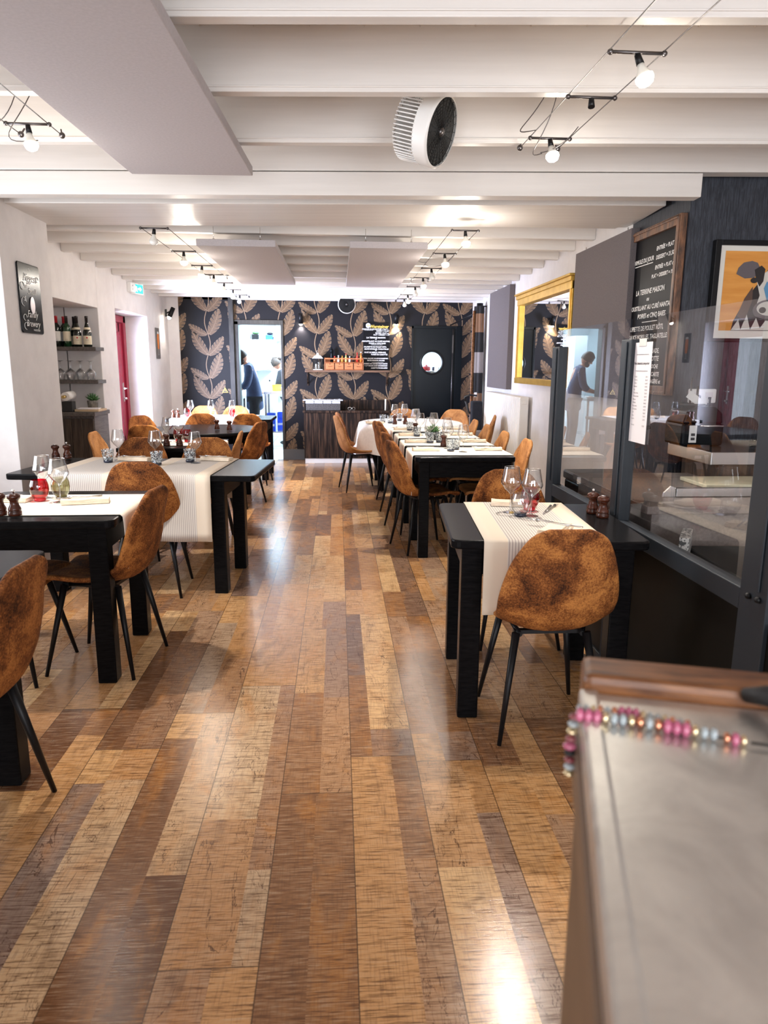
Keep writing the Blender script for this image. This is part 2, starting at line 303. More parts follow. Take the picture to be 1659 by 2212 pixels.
# ---------------------------------------------------------------- mesh builder
class MB:
    def __init__(s): s.v = []; s.f = []; s.m = []; s.sm = []
    def add(s, vs, fs, mi=0, smooth=False, M=None):
        o = len(s.v)
        s.v += [tuple(M @ Vector(q)) if M is not None else tuple(q) for q in vs]
        s.f += [[i+o for i in f] for f in fs]; s.m += [mi]*len(fs); s.sm += [smooth]*len(fs); return s
    def box(s, x0, x1, y0, y1, z0, z1, mi=0, M=None):
        v = [(x0, y0, z0), (x1, y0, z0), (x1, y1, z0), (x0, y1, z0), (x0, y0, z1), (x1, y0, z1), (x1, y1, z1), (x0, y1, z1)]
        return s.add(v, [(0, 3, 2, 1), (4, 5, 6, 7), (0, 1, 5, 4), (1, 2, 6, 5), (2, 3, 7, 6), (3, 0, 4, 7)], mi, False, M)
    def prism(s, pts, z0, z1, mi=0, M=None, smooth=False):
        n = len(pts)
        v = [(x, y, z0) for x, y in pts] + [(x, y, z1) for x, y in pts]
        s.add(v, [list(range(n))[::-1], list(range(n, 2*n))], mi, False, M)
        s.add(v, [(i, (i+1) % n, n+(i+1) % n, n+i) for i in range(n)], mi, smooth, M); return s
    def rod(s, p0, p1, r0, r1=None, n=10, mi=0, M=None, caps=True):
        r1 = r0 if r1 is None else r1
        p0, p1 = Vector(p0), Vector(p1); d = (p1-p0).normalized(); a = d.orthogonal().normalized(); b = d.cross(a)
        v = []
        for p, r in ((p0, r0), (p1, r1)):
            for i in range(n):
                t = 2*PI*i/n; v.append(p + a*(r*math.cos(t)) + b*(r*math.sin(t)))
        s.add(v, [(i, (i+1) % n, n+(i+1) % n, n+i) for i in range(n)], mi, True, M)
        if caps: s.add(v, [list(range(n))[::-1], list(range(n, 2*n))], mi, False, M)
        return s
    def tube(s, pts, r, n=8, mi=0, M=None):
        pts = [Vector(p) for p in pts]; rs = r if isinstance(r, (list, tuple)) else [r]*len(pts)
        rings = []; a = None
        for k, p in enumerate(pts):
            d = (pts[min(k+1, len(pts)-1)] - pts[max(k-1, 0)]).normalized()
            a = d.orthogonal().normalized() if a is None else (a - d*a.dot(d)).normalized()
            b = d.cross(a); rings.append([p + a*(rs[k]*math.cos(2*PI*i/n)) + b*(rs[k]*math.sin(2*PI*i/n)) for i in range(n)])
        v = [q for g in rings for q in g]; f = []
        for k in range(len(pts)-1):
            f += [(k*n+i, k*n+(i+1) % n, (k+1)*n+(i+1) % n, (k+1)*n+i) for i in range(n)]
        f += [list(range(n))[::-1], [(len(pts)-1)*n+i for i in range(n)]]
        return s.add(v, f, mi, True, M)
    def lathe(s, prof, n=20, mi=0, M=None, cx=0, cy=0, cap0=True, cap1=True, smooth=True):
        v = []
        for r, z in prof:
            for i in range(n): t = 2*PI*i/n; v.append((cx+r*math.cos(t), cy+r*math.sin(t), z))
        f = []
        for k in range(len(prof)-1):
            f += [(k*n+i, k*n+(i+1) % n, (k+1)*n+(i+1) % n, (k+1)*n+i) for i in range(n)]
        s.add(v, f, mi, smooth, M)
        if cap0: s.add(v, [list(range(n))[::-1]], mi, False, M)
        if cap1: s.add(v, [[(len(prof)-1)*n+i for i in range(n)]], mi, False, M)
        return s
    def sphere(s, c, r, n=12, mi=0, sc=(1, 1, 1), M=None):
        v = []; f = []; rows = max(6, n//2)
        for k in range(rows+1):
            ph = PI*k/rows
            for i in range(n):
                t = 2*PI*i/n; v.append((c[0]+r*sc[0]*math.sin(ph)*math.cos(t), c[1]+r*sc[1]*math.sin(ph)*math.sin(t), c[2]+r*sc[2]*math.cos(ph)))
        for k in range(rows):
            f += [(k*n+i, (k+1)*n+i, (k+1)*n+(i+1) % n, k*n+(i+1) % n) for i in range(n)]
        return s.add(v, f, mi, True, M)
    def build(s, name, mats, parent=None, bevel=0.0, loc=None, rot=None, clean=True, seg=2):
        me = bpy.data.meshes.new(name); me.from_pydata([tuple(q) for q in s.v], [], s.f)
        mats = mats if isinstance(mats, (list, tuple)) else [mats]
        for q in mats: me.materials.append(q)
        me.polygons.foreach_set('material_index', s.m); me.polygons.foreach_set('use_smooth', s.sm)
        me.update()
        if clean:
            bm = bmesh.new(); bm.from_mesh(me); bmesh.ops.remove_doubles(bm, verts=bm.verts, dist=1e-5)
            bmesh.ops.dissolve_degenerate(bm, dist=1e-6, edges=bm.edges)
            bm.to_mesh(me); bm.free()
        o = bpy.data.objects.new(name, me); C.objects.link(o)
        if parent: o.parent = parent
        if loc: o.location = loc
        if rot: o.rotation_euler = rot
        if bevel:
            b = o.modifiers.new('bevel', 'BEVEL'); b.width = bevel; b.segments = seg; b.limit_method = 'ANGLE'; b.angle_limit = R(40)
        return o

def tag(o, label, cat, group=None):
    o['label'] = label; o['category'] = cat
    if group: o['group'] = group
    return o
def thing(name, label, cat, loc=(0, 0, 0), rz=0, group=None):
    o = bpy.data.objects.new(name, None); C.objects.link(o); o.empty_display_size = 0.1
    o.location = loc; o.rotation_euler = (0, 0, R(rz)); return tag(o, label, cat, group)
def struct(mb, name, mats, bevel=0.0, loc=None, rot=None, clean=True):
    o = mb.build(name, mats, None, bevel, loc, rot, clean); o['kind'] = 'structure'; return o
def dup(root, loc, rz, label, group=None):
    kids = list(root.children)
    r = root.copy(); C.objects.link(r); r.location = loc; r.rotation_euler = (0, 0, R(rz)); r['label'] = label
    if group: r['group'] = group
    for ch in kids:
        c = ch.copy(); C.objects.link(c); c.parent = r
        for g in list(ch.children):
            d = g.copy(); C.objects.link(d); d.parent = c
            if g.type == 'LIGHT': d.data = g.data
    return r
def text_into(mb, s, size, M, mi, align='CENTER', shear=0.0, bold=0.0, ext=0.0):
    """text as flat lettering in the xy plane of M"""
    cu = bpy.data.curves.new('t', 'FONT'); cu.body = s; cu.size = size; cu.align_x = align; cu.shear = shear
    cu.offset = bold; cu.resolution_u = 2; cu.fill_mode = 'FRONT'
    o = bpy.data.objects.new('t', cu); C.objects.link(o)
    dg = bpy.context.evaluated_depsgraph_get(); me = o.evaluated_get(dg).to_mesh()
    mb.add([tuple(v.co) for v in me.vertices], [list(p.vertices) for p in me.polygons], mi, False, M)
    o.evaluated_get(dg).to_mesh_clear(); bpy.data.objects.remove(o); bpy.data.curves.remove(cu)
def plane_M(origin, xdir, ydir):
    x = Vector(xdir).normalized(); y = Vector(ydir).normalized(); z = x.cross(y)
    return Matrix(((x.x, y.x, z.x, origin[0]), (x.y, y.y, z.y, origin[1]), (x.z, y.z, z.z, origin[2]), (0, 0, 0, 1)))
def rounded(w, d, r, n=4):
    pts = []
    for cx, cy, a0 in ((w/2-r, d/2-r, 0), (-w/2+r, d/2-r, 90), (-w/2+r, -d/2+r, 180), (w/2-r, -d/2+r, 270)):
        for k in range(n+1): a = R(a0+90*k/n); pts.append((cx+r*math.cos(a), cy+r*math.sin(a)))
    return pts
def ell(cx, cy, rx, ry, n=32, a0=0): return [(cx+rx*math.cos(2*PI*k/n+a0), cy+ry*math.sin(2*PI*k/n+a0)) for k in range(n)]
def smooth01(t): t = max(0, min(1, t)); return t*t*(3-2*t)

# ================================================================ SETTING
XL, XR, YB = -2.45, 2.06, 10.8
struct(MB().box(-3.4, 3.4, -2.6, YB+0.02, -0.05, 0), 'floor', plank_floor)
struct(MB().box(-3.0, 3.4, YB+0.02, 15, -0.05, 0.002), 'floor_kitchen', tile_floor)

# far ceiling: slab and joists, gently sloping; near ceiling rotated by 4.4 degrees
def zj(y): return 2.4996 - 0.0168*y
mb = MB(); mb.add([(-3, 4.9, zj(4.9)+.135), (3, 4.9, zj(4.9)+.135), (3, 10.95, zj(10.95)+.135), (-3, 10.95, zj(10.95)+.135),
                   (-3, 4.9, 2.75), (3, 4.9, 2.75), (3, 10.95, 2.75), (-3, 10.95, 2.75)],
                  [(0, 3, 2, 1), (4, 5, 6, 7), (0, 1, 5, 4), (1, 2, 6, 5), (2, 3, 7, 6), (3, 0, 4, 7)])
struct(mb, 'ceiling_far', slab_paint)
mb = MB().box(-3.4, 3.6, -2.6, 5.0, 2.67, 2.75)
for k in range(22):       # board joints of the ceiling between the joists
    mb.box(-2.2+k*0.21, -2.197+k*0.21, -1.5, 4.3, 2.666, 2.67)
struct(mb, 'ceiling_near', slab_paint)
far_y = [5.45]
for y0 in (5.437, 5.937, 6.419, 6.934, 7.404, 7.965, 8.382, 8.865, 9.392, 9.833, 10.297):
    s = y0/.917; far_y.append(s*(2.4996-1.4)/(1+s*.0168))
for i, y in enumerate(far_y):
    z = zj(y)
    mb = MB(); mb.add([(XL, y-.07, z), (XR, y-.07, z), (XR, y, z), (XL, y, z), (XL, y-.075, z+.16), (XR, y-.075, z+.16), (XR, y+.005, z+.16), (XL, y+.005, z+.16)],
                      [(0, 3, 2, 1), (4, 5, 6, 7), (0, 1, 5, 4), (1, 2, 6, 5), (2, 3, 7, 6), (3, 0, 4, 7)])
    o = struct(mb, 'ceiling_beam', beam_paint, 0.006)
NR = (0, 0, R(-4.4))
for y in (-1.43, -0.79, -0.14, 0.50, 1.15, 1.82, 2.475, 3.08, 3.72):
    mb = MB().box(-3.2, 3.4, -.055, 0, 2.44, 2.68)
    mb.box(-3.2, 3.4, -.062, 0.004, 2.455, 2.462)
    struct(mb, 'ceiling_beam', beam_paint, 0.005, (0, y, 0), NR)
mb = MB().box(-3.0, 3.4, -.10, 0, 2.475, 2.68)
mb.box(-3.0, 2.06, -.10, 0, 2.345, 2.470)
struct(mb, 'trim_1', beam_paint, 0.004, (0, 4.40, 0), NR)
mb = MB().box(-3.0, 2.03, 0, 0.70, 2.38, 2.70)
mb.box(-3.0, 2.03, -.012, 0.02, 2.378, 2.425)
struct(mb, 'ceiling_girder', beam_paint, 0.006, (0, 4.70, 0), NR)

# left side
struct(MB().box(-3.0, -2.06, 4.72, 5.50, 0, 2.60), 'wall_left_pier', plaster, 0.004)
mb = MB()                      # textured wall towards the camera with a window opening in it
mb.box(-2.70, -2.58, -2.5, 2.7, 0, 2.68); mb.box(-2.70, -2.58, 4.2, 4.73, 0, 2.68)
mb.box(-2.70, -2.58, 2.7, 4.2, 0, 0.75); mb.box(-2.70, -2.58, 2.7, 4.2, 2.15, 2.68)
struct(mb, 'wall_left_near', rough_plaster)
w = struct(MB().box(-2.68, -2.64, 2.7, 4.2, 0.75, 0.80).box(-2.68, -2.64, 2.7, 4.2, 2.10, 2.15).box(-2.68, -2.64, 2.7, 2.75, 0.75, 2.15).box(-2.68, -2.64, 4.15, 4.2, 0.75, 2.15).box(-2.68, -2.64, 3.42, 3.48, 0.75, 2.15), 'window_1', white_plastic)
# left wall with the bottle niche and the door opening
NY0, NY1, DY0, DY1 = 5.80, 7.72, 8.30, 9.66
mb = MB()
mb.box(-2.80, XL, 5.48, NY0, 0, 2.60); mb.box(-2.80, XL, NY1, DY0, 0, 2.60); mb.box(-2.80, XL, DY1, YB+.1, 0, 2.60)
mb.box(-2.80, XL, NY0, NY1, 1.965, 2.60); mb.box(-2.80, XL, DY0, DY1, 2.01, 2.60)
mb.box(-3.15, -3.08, NY0, NY1, 0, 2.1).box(-3.12, -2.78, NY1, NY1+.08, 0, 2.1).box(-3.12, -2.78, NY0-.08, NY0, 0, 2.1).box(-3.12, -2.78, NY0-.08, NY1+.08, 1.965, 2.1)
struct(mb, 'wall_left', plaster, 0.006)

# wallpaper leaves --------------------------------------------------
def leaf_geo(mb, bx, bz, tx, tz, w, bend):
    """banana leaf lying in the xz plane of the back wall"""
    d = Vector((tx-bx, tz-bz)); L = d.length; d.normalize(); n = Vector((-d.y, d.x)); K = 12
    def mid(t): return Vector((bx, bz)) + d*(L*t) + n*(bend*L*math.sin(PI*t))
    def half(t, k=1.0): return w/2*k*(math.sin(PI*min(1, t*0.93+0.05))**0.70)
    def band(t0, t1, k, yoff, mi):
        v = []; f = []
        for i in range(K+1):
            t = t0+(t1-t0)*i/K; c = mid(t); h = half(t, k)
            for sgn in (-1, 0, 1): q = c + n*(h*sgn); v.append((q.x, -yoff, q.y))
        for i in range(K):
            a = 3*i; f += [(a, a+1, a+4, a+3), (a+1, a+2, a+5, a+4)]
        mb.add(v, f, mi)
    band(0.0, 1.0, 1.0, 0.0006, 2); band(0.02, 0.98, 0.93, 0.0010, 1)
    v = []; f = []
    for i in range(K+1):
        t = 0.0+0.93*i/K; c = mid(t)
        for sgn in (-1, 1): q = c + n*(0.0022*sgn); v.append((q.x, -0.0014, q.y))
    for i in range(K): f.append((2*i, 2*i+1, 2*i+3, 2*i+2))
    mb.add(v, f, 3)
    for i in range(5):
        for sgn in (-1, 1):
            t = 0.18+0.15*i+0.03*sgn
            if t > 0.9: continue
            c = mid(t); t2 = min(0.985, t+0.10); e1 = mid(t2) + n*(half(t2)*1.0*sgn); e2 = mid(min(.99, t2+0.055)) + n*(half(min(.99, t2+.055))*1.0*sgn)
            c2 = c + (e1-c)*0.25
            mb.add([(c2.x, -0.0018, c2.y), (e1.x, -0.0018, e1.y), (e2.x, -0.0018, e2.y)], [(0, 1, 2)], 4)
            mb.add([(c.x, -0.0016, c.y), ((c+(e1-c)*.98).x, -0.0016, (c+(e1-c)*.98).y), ((c+(e1-c)*.98).x, -0.0016, (c+(e1-c)*.98).y+0.002), (c.x, -0.0016, c.y+0.002)], [(0, 1, 2, 3)], 3)
def leaves():
    mb = MB(); P = 0.626
    for si in range(10):
        x0 = -2.42 + si*0.53; ph = (si % 2)*0.30
        v = []; f = []
        NP = 60
        for i in range(NP+1):
            z = 2.5*i/NP; xx = x0+0.035*math.sin(2*PI*(z-ph)/P)
            v += [(xx-0.0055, -0.0005, z), (xx+0.0055, -0.0005, z)]
        for i in range(NP): f.append((2*i, 2*i+1, 2*i+3, 2*i+2))
        mb.add(v, f, 3)
        for k in range(-1, 5):
            z = k*P+ph
            a = x0+0.035*math.sin(2*PI*(z-ph)/P); b = x0+0.035*math.sin(2*PI*(z-.34-ph)/P)
            leaf_geo(mb, a-.01, z, a-.215, z+.325, .145, .05)
            leaf_geo(mb, a+.012, z-.01, a+.225, z+.255, .140, -.06)
            leaf_geo(mb, b+.02, z-.34, b+.165, z+.02, .165, -.05)
            leaf_geo(mb, b-.02, z-.345, b-.27, z-.20, .115, .07)
    return mb
LV = leaves()
lvme = bpy.data.meshes.new('tmp'); lvme.from_pydata(LV.v, [], LV.f); lvme.polygons.foreach_set('material_index', LV.m)
def wallpapered(name, x0, x1, z0, z1, y=YB, thick=0.12):
    bm = bmesh.new(); bm.from_mesh(lvme)
    for co, no in (((x0, 0, 0), (-1, 0, 0)), ((x1, 0, 0), (1, 0, 0)), ((0, 0, z0), (0, 0, -1)), ((0, 0, z1), (0, 0, 1))):
        g = list(bm.verts)+list(bm.edges)+list(bm.faces)
        bmesh.ops.bisect_plane(bm, geom=g, plane_co=co, plane_no=no, clear_outer=True)
    me = bpy.data.meshes.new(name)
    bmesh.ops.translate(bm, verts=bm.verts, vec=(0, y, 0))
    vs = [bm.verts.new(q) for q in ((x0, y, z0), (x1, y, z0), (x1, y, z1), (x0, y, z1), (x0, y+thick, z0), (x1, y+thick, z0), (x1, y+thick, z1), (x0, y+thick, z1))]
    for q in ((0, 1, 2, 3), (1, 5, 6, 2), (5, 4, 7, 6), (4, 0, 3, 7), (3, 2, 6, 7), (4, 5, 1, 0)): bm.faces.new([vs[i] for i in q]).material_index = 0
    bm.to_mesh(me); bm.free()
    for q in (wp_ground, wp_leaf, wp_rim, wp_vein, wp_cut): me.materials.append(q)
    o = bpy.data.objects.new(name, me); C.objects.link(o); o['kind'] = 'structure'; return o
DX0, DX1, DZ = -1.46, -0.80, 2.00     # kitchen doorway
BX0, BX1, BZ = 1.10, 1.85, 1.99       # black door
wallpapered('wall_back_left', -2.29, -1.56, 0, 2.40)
wallpapered('wall_back_lintel', -1.50, -0.79, DZ+.02, 2.33)
wallpapered('wall_back_middle', -0.79, BX0, 0.0, 2.33)
wallpapered('wall_back_over_door', BX0, BX1, BZ, 2.33)
wallpapered('wall_back_right', BX1, 2.005, 0.0, 2.33)
struct(MB().box(XL-.1, -2.29, YB-.01, YB+.12, 0, 2.60), 'wall_back_strip_left', plaster)
struct(MB().box(2.005, 2.4, YB-.01, YB+.12, 0, 2.60), 'wall_back_strip_right', plaster)
struct(MB().box(-2.3, 2.05, YB, YB+.12, 2.33, 2.6), 'wall_back_top', plaster)
# doorway post and casing
struct(MB().box(-1.57, -1.50, YB-.07, YB+.12, 0, 2.36).box(-1.50, -1.44, YB-.03, YB+.16, 0, 2.03).box(-1.50, -0.79, YB-.03, YB+.14, DZ-.02, DZ+.05).box(-0.83, -0.79, YB-.02, YB+.14, 0, DZ), 'door_frame_1',
       noisy('black_timber_frame', (0.016, 0.015, 0.015), (0.04, 0.037, 0.036), 8, 0.35, stretch=(8, 8, 1)), 0.005)
struct(MB().box(-0.83, -0.50, YB-.025, YB, 0, 0.16), 'baseboard_back', pm('grey_skirting', (0.10, 0.10, 0.10), 0.5), 0.004)

# right side
mb = MB().box(XR, 2.35, 5.12, YB+.1, 0, 2.60)
struct(mb, 'wall_right', plaster, 0.004)
mb = MB().prism([(2.06, 4.29), (3.4, 4.29), (3.4, 4.40), (2.20, 4.40), (2.20, 5.119), (2.06, 5.119)], 0, 2.64)
struct(mb, 'wall_right_pier', navy_wall)
struct(MB().box(3.3, 3.4, -2.6, 4.4, 0, 2.68), 'wall_right_near', plaster)
# wall behind the camera, two large windows
mb = MB().box(-2.7, -2.1, -2.6, -2.45, 0, 2.68).box(0.1, 0.5, -2.6, -2.45, 0, 2.68).box(2.7, 3.4, -2.6, -2.45, 0, 2.68)
mb.box(-2.7, 3.4, -2.6, -2.45, 0, 0.45).box(-2.7, 3.4, -2.6, -2.45, 2.25, 2.68)
struct(mb, 'wall_front', plaster)
for k, (a, b) in enumerate(((-2.1, 0.1), (0.5, 2.7))):
    mb = MB().box(a, b, -2.56, -2.50, 0.45, 0.52).box(a, b, -2.56, -2.50, 2.18, 2.25).box(a, a+.07, -2.56, -2.5, .45, 2.25).box(b-.07, b, -2.56, -2.5, .45, 2.25).box((a+b)/2-.035, (a+b)/2+.035, -2.56, -2.5, .45, 2.25)
    struct(mb, 'window_%d' % (k+2), black_metal)

# kitchen shell
mb = MB().box(-2.6, 2.6, 14.4, 14.5, 0, 2.62).box(-2.6, -2.5, YB+.1, 14.5, 0, 2.62).box(2.5, 2.6, YB+.1, 14.5, 0, 2.62)
struct(mb, 'wall_kitchen', kitchen_wall)
struct(MB().box(-2.6, 2.6, YB+.1, 14.5, 2.60, 2.70), 'ceiling_kitchen', kitchen_white)
struct(MB().box(-1.10, -0.70, 13.3, 13.4, 0, 2.6), 'wall_kitchen_return', kitchen_wall)

# red glazed door in the left wall
d = bpy.data.objects.new('door_1', None); C.objects.link(d); d['kind'] = 'structure'
mb = MB()
XD = -2.76
for y0, y1, z0, z1 in ((8.32, 8.40, 0, 2.0), (9.56, 9.65, 0, 2.0), (8.32, 9.65, 1.92, 2.0)): mb.box(XD-.06, XD+.03, y0, y1, z0, z1)
mb.build('door_frame', crimson, d, 0.004)
mb = MB()
for y0, y1, z0, z1 in ((8.41, 8.53, 0.01, 1.91), (9.40, 9.55, 0.01, 1.91), (8.5, 9.45, 1.80, 1.91), (8.5, 9.45, 0.01, 0.50)): mb.box(XD-.045, XD+.005, y0, y1, z0, z1)
mb.box(XD-.035, XD+.012, 8.60, 9.33, 0.10, 0.42)
mb.build('door_leaf', crimson, d, 0.004)
MB().box(XD-.022, XD-.018, 8.52, 9.42, 0.5, 1.8).build('pane', pane_glass, d)
mb = MB().box(XD+.005, XD+.012, 9.45, 9.49, 0.93, 1.17).rod((XD, 9.47, 1.10), (XD+.06, 9.47, 1.10), .009).rod((XD+.055, 9.475, 1.10), (XD+.055, 9.36, 1.10), .009).sphere((XD+.03, 9.47, 0.97), .018)
mb.build('door_handle', chrome, d)

# black door with porthole
d = bpy.data.objects.new('door_2', None); C.objects.link(d); d['kind'] = 'structure'
gloss_black = pm('black_door_paint', (0.004, 0.006, 0.008), 0.25, spec=0.15)
pcx, pcz, pr = 1.41, 1.46, 0.165
def plate_with_hole(x0, x1, z0, z1, cx, cz, r, y0, y1, n=32):
    mb = MB(); angs = [2*PI*k/n for k in range(n)]; v = []; f = []
    def onrect(a):
        c, s = math.cos(a), math.sin(a); t = 1e9
        if c > 1e-9: t = min(t, (x1-cx)/c)
        if c < -1e-9: t = min(t, (x0-cx)/c)
        if s > 1e-9: t = min(t, (z1-cz)/s)
        if s < -1e-9: t = min(t, (z0-cz)/s)
        return (cx+c*t, cz+s*t)
    corners = [math.atan2(z-cz, x-cx) % (2*PI) for x, z in ((x0, z0), (x1, z0), (x1, z1), (x0, z1))]
    al = sorted(set(angs+corners)); m = len(al)
    for yy in (y0, y1):
        for a in al: v.append((cx+r*math.cos(a), yy, cz+r*math.sin(a)))
        for a in al: q = onrect(a); v.append((q[0], yy, q[1]))
    for i in range(m):
        j = (i+1) % m
        f += [(i, j, m+j, m+i), (2*m+i, 3*m+i, 3*m+j, 2*m+j), (i, 2*m+i, 2*m+j, j), (m+i, m+j, 3*m+j, 3*m+i)]
    mb.add(v, f); return mb
plate_with_hole(1.13, 1.73, 0.01, 1.95, pcx, pcz, pr, YB-.01, YB+.03).build('door_leaf', gloss_black, d)
mb = MB().box(1.10, 1.13, YB-.03, YB+.12, 0, 1.99).box(1.10, 1.85, YB-.03, YB+.12, 1.95, 1.99).box(1.73, 1.75, YB-.02, YB+.12, 0, 1.96).box(1.75, 1.85, YB-.06, YB+.12, 0, 1.99)
mb.build('door_frame', gloss_black, d, 0.003)
mb = MB(); n = 36
ring = []
for rr, yy in ((pr-.012, YB-.02), (pr+.018, YB-.02), (pr+.018, YB-.008), (pr-.012, YB+.03)):
    ring.append([(pcx+rr*math.cos(2*PI*k/n), yy, pcz+rr*math.sin(2*PI*k/n)) for k in range(n)])
v = [q for g in ring for q in g]; f = [(a*n+k, a*n+(k+1) % n, ((a+1) % 4)*n+(k+1) % n, ((a+1) % 4)*n+k) for a in range(4) for k in range(n)]
mb.add(v, f, 0, True); mb.build('porthole_ring', black_metal, d)
mb = MB().prism(ell(0, 0, pr-.01, pr-.01), -.002, .002, 0, plane_M((pcx, YB+.015, pcz), (1, 0, 0), (0, 0, 1))); mb.build('pane', pane_glass, d)
MB().box(1.705, 1.722, YB-.05, YB-.02, 1.60, 1.86).rod((1.712, YB-.03, 0.3), (1.712, YB-.03, 1.95), .006).build('door_closer', chrome_dark, d)

# ================================================================ CEILING THINGS
def acoustic(label, x0, x1, y0, y1, z, th, rz=0, mat=panel_fabric, group='pale acoustic panels hung under the ceiling'):
    cx, cy = (x0+x1)/2, (y0+y1)/2
    t = thing('acoustic_panel', label, 'acoustic panel', (cx, cy, z), rz, group)
    MB().box(x0-cx, x1-cx, y0-cy, y1-cy, 0, th).build('panel', mat, t, 0.004)
    for sx in (-1, 1):
        for sy in (-1, 1):
            px, py = sx*((x1-x0)/2-.12), sy*((y1-y0)/2-.06)
            m = MB().rod((px, py, th-.01), (px, py, (2.67 if cy < 4.5 else zj(cy+py)+.02)-z), .0016, n=6).rod((px, py, th), (px, py, th+.012), .009, n=8)
            m.build('suspension_wire', chrome, t)
    return t
acoustic('large pale grey acoustic panel overhead, nearest the camera on the left', -1.08, -0.47, 1.30, 3.93, 2.345, 0.045, -2)
acoustic('pale grey acoustic panel under the far beams, left of the pair', -1.05, -0.46, 5.68, 8.25, 2.275, 0.05)
acoustic('pale grey acoustic panel under the far beams, right of the pair', 0.10, 0.69, 5.66, 8.35, 2.275, 0.05)

# cable spotlights
def spot_data(power, size=55, blend=0.6):
    l = bpy.data.lights.new('spot_beam', 'SPOT'); l.energy = power; l.color = (1.0, 0.91, 0.80)
    l.spot_size = R(size); l.spot_blend = blend; l.shadow_soft_size = 0.022; return l
def cable_spot(label, x, y, z, w, lit, aim=(0.15, -0.25), rz=0, power=26, kind='bulb', group=None, empty=False, size=78):
    t = thing('cable_spotlight', label, 'spotlight', (x, y, z), rz, group)
    t.scale = (1.1, 1.1, 1.1); w = w/1.1
    MB().rod((-w/2-.008, 0, 0), (w/2+.008, 0, 0), .005).sphere((-w/2, 0, 0), .009, 8).sphere((w/2, 0, 0), .009, 8).build('crossbar', chrome_dark, t)
    d = Vector((aim[0], aim[1], -1)).normalized(); p0 = Vector((0, 0, -.005)); p1 = p0 + d*0.030
    MB().rod(p0, p1, .009, .012).build('holder', black_metal, t)
    if empty: return t
    a = p1; M = Matrix.Translation(a) @ d.to_track_quat('Z', 'Y').to_matrix().to_4x4()
    MB().lathe([(.010, 0), (.012, .012), (.022, .030), (.027, .045)], 16, M=M, cap1=False).build('reflector', porcelain, t)
    MB().lathe([(.0262, -.006), (.0262, .004), (.021, .015), (.011, .021), (.0005, .023)], 16, M=M @ Matrix.Translation((0, 0, .043)), cap1=False).build('lens', bulb_on if lit else bulb_off, t)
    if lit:
        l = spot_data(power, size)
        pl = bpy.data.lights.new('bulb_glow', 'POINT'); pl.energy = power*(.026 if y < 4.5 else .065); pl.color = (1, .91, .80); pl.shadow_soft_size = .03; po = bpy.data.objects.new('bulb_glow', pl); C.objects.link(po); po.parent = t; po.location = a + d*.105
        lo = bpy.data.objects.new('spot_beam', l); C.objects.link(lo); lo.parent = t
        lo.location = a + d*0.078; lo.rotation_euler = (-d).to_track_quat('Z', 'Y').to_euler()
    return t
def cables(label, p0, p1, w, zc=2.60, drops=(), loops=()):
    t = thing('cable_pair', label, 'light cable', (0, 0, 0), 0, 'steel cable pairs carrying the spotlights')
    p0, p1 = Vector(p0), Vector(p1)
    for sx in (-1, 1):
        q0, q1 = p0+Vector((sx*w/2, 0, 0)), p1+Vector((sx*w/2, 0, 0))
        MB().rod(q0, q1, .0022, n=6).build('cable', chrome_dark, t)
        MB().rod(q1, q1+Vector((-.01*sx, .02, zc-q1.z)), .004, n=6).sphere(q1, .014, 8).build('anchor', chrome_dark, t)
    for k, (s, y) in enumerate(drops):
        f = (y-p0.y)/(p1.y-p0.y); q = p0.lerp(p1, f)+Vector((s*w/2, 0, 0))
        MB().rod(q, q+Vector((0, 0, zc-q.z)), .004, n=6).sphere(q, .008, 8).lathe([(.018, 0), (.018, .01)], 10, M=Matrix.Translation(q+Vector((0, 0, zc-q.z-.01)))).build('stand_off', chrome_dark, t)
    for pts in loops:
        MB().tube(pts, .0022, 6).build('feed_wire', chrome_dark, t)
    return t
def bez(p, n=14):
    p = [Vector(q) for q in p]; out = []
    for i in range(n+1):
        t = i/n; out.append(p[0]*(1-t)**3 + p[1]*3*t*(1-t)**2 + p[2]*3*t*t*(1-t) + p[3]*t**3)
    return out
# near right system
ZC = 2.42; KN = 1.172; KF = 1.123
def KL(pts, k): return [(a*k, b*k, c) for a, b, c in pts]
cables('pair of steel cables over the aisle, near right', (0.88*KN, 0.6, ZC), (0.82*KN, 3.07*KN, ZC), .155*KN, 2.45, (),
       [bez([(.875, 3.34, ZC), (.72, 3.38, ZC-.02), (.90, 3.42, ZC+.04), (.95, 3.30, 2.66)]), bez([(.94, 3.46, ZC-.06), (.80, 3.40, ZC-.12), (.98, 3.36, ZC), (.96, 3.30, 2.66)]),
        bez([(1.045, 3.28, ZC), (1.01, 3.40, ZC-.06), (.94, 3.40, ZC-.07), (.93, 3.45, ZC-.06)])])
cable_spot('lit cable spotlight nearest the camera, upper right over the aisle', .845*KN, 2.16*KN, ZC-.004, .155*KN, True, (0.35, -.15), 0, 24)
cable_spot('unlit empty cable lamp holder between the two lit ones, upper right', .835*KN, 2.50*KN, ZC-.004, .155*KN, False, (-.05, -.3), 0, empty=True)
cable_spot('lit cable spotlight at the end of the near right cables', .825*KN, 2.93*KN, ZC-.004, .155*KN, True, (0.1, -.35), 0, 40)
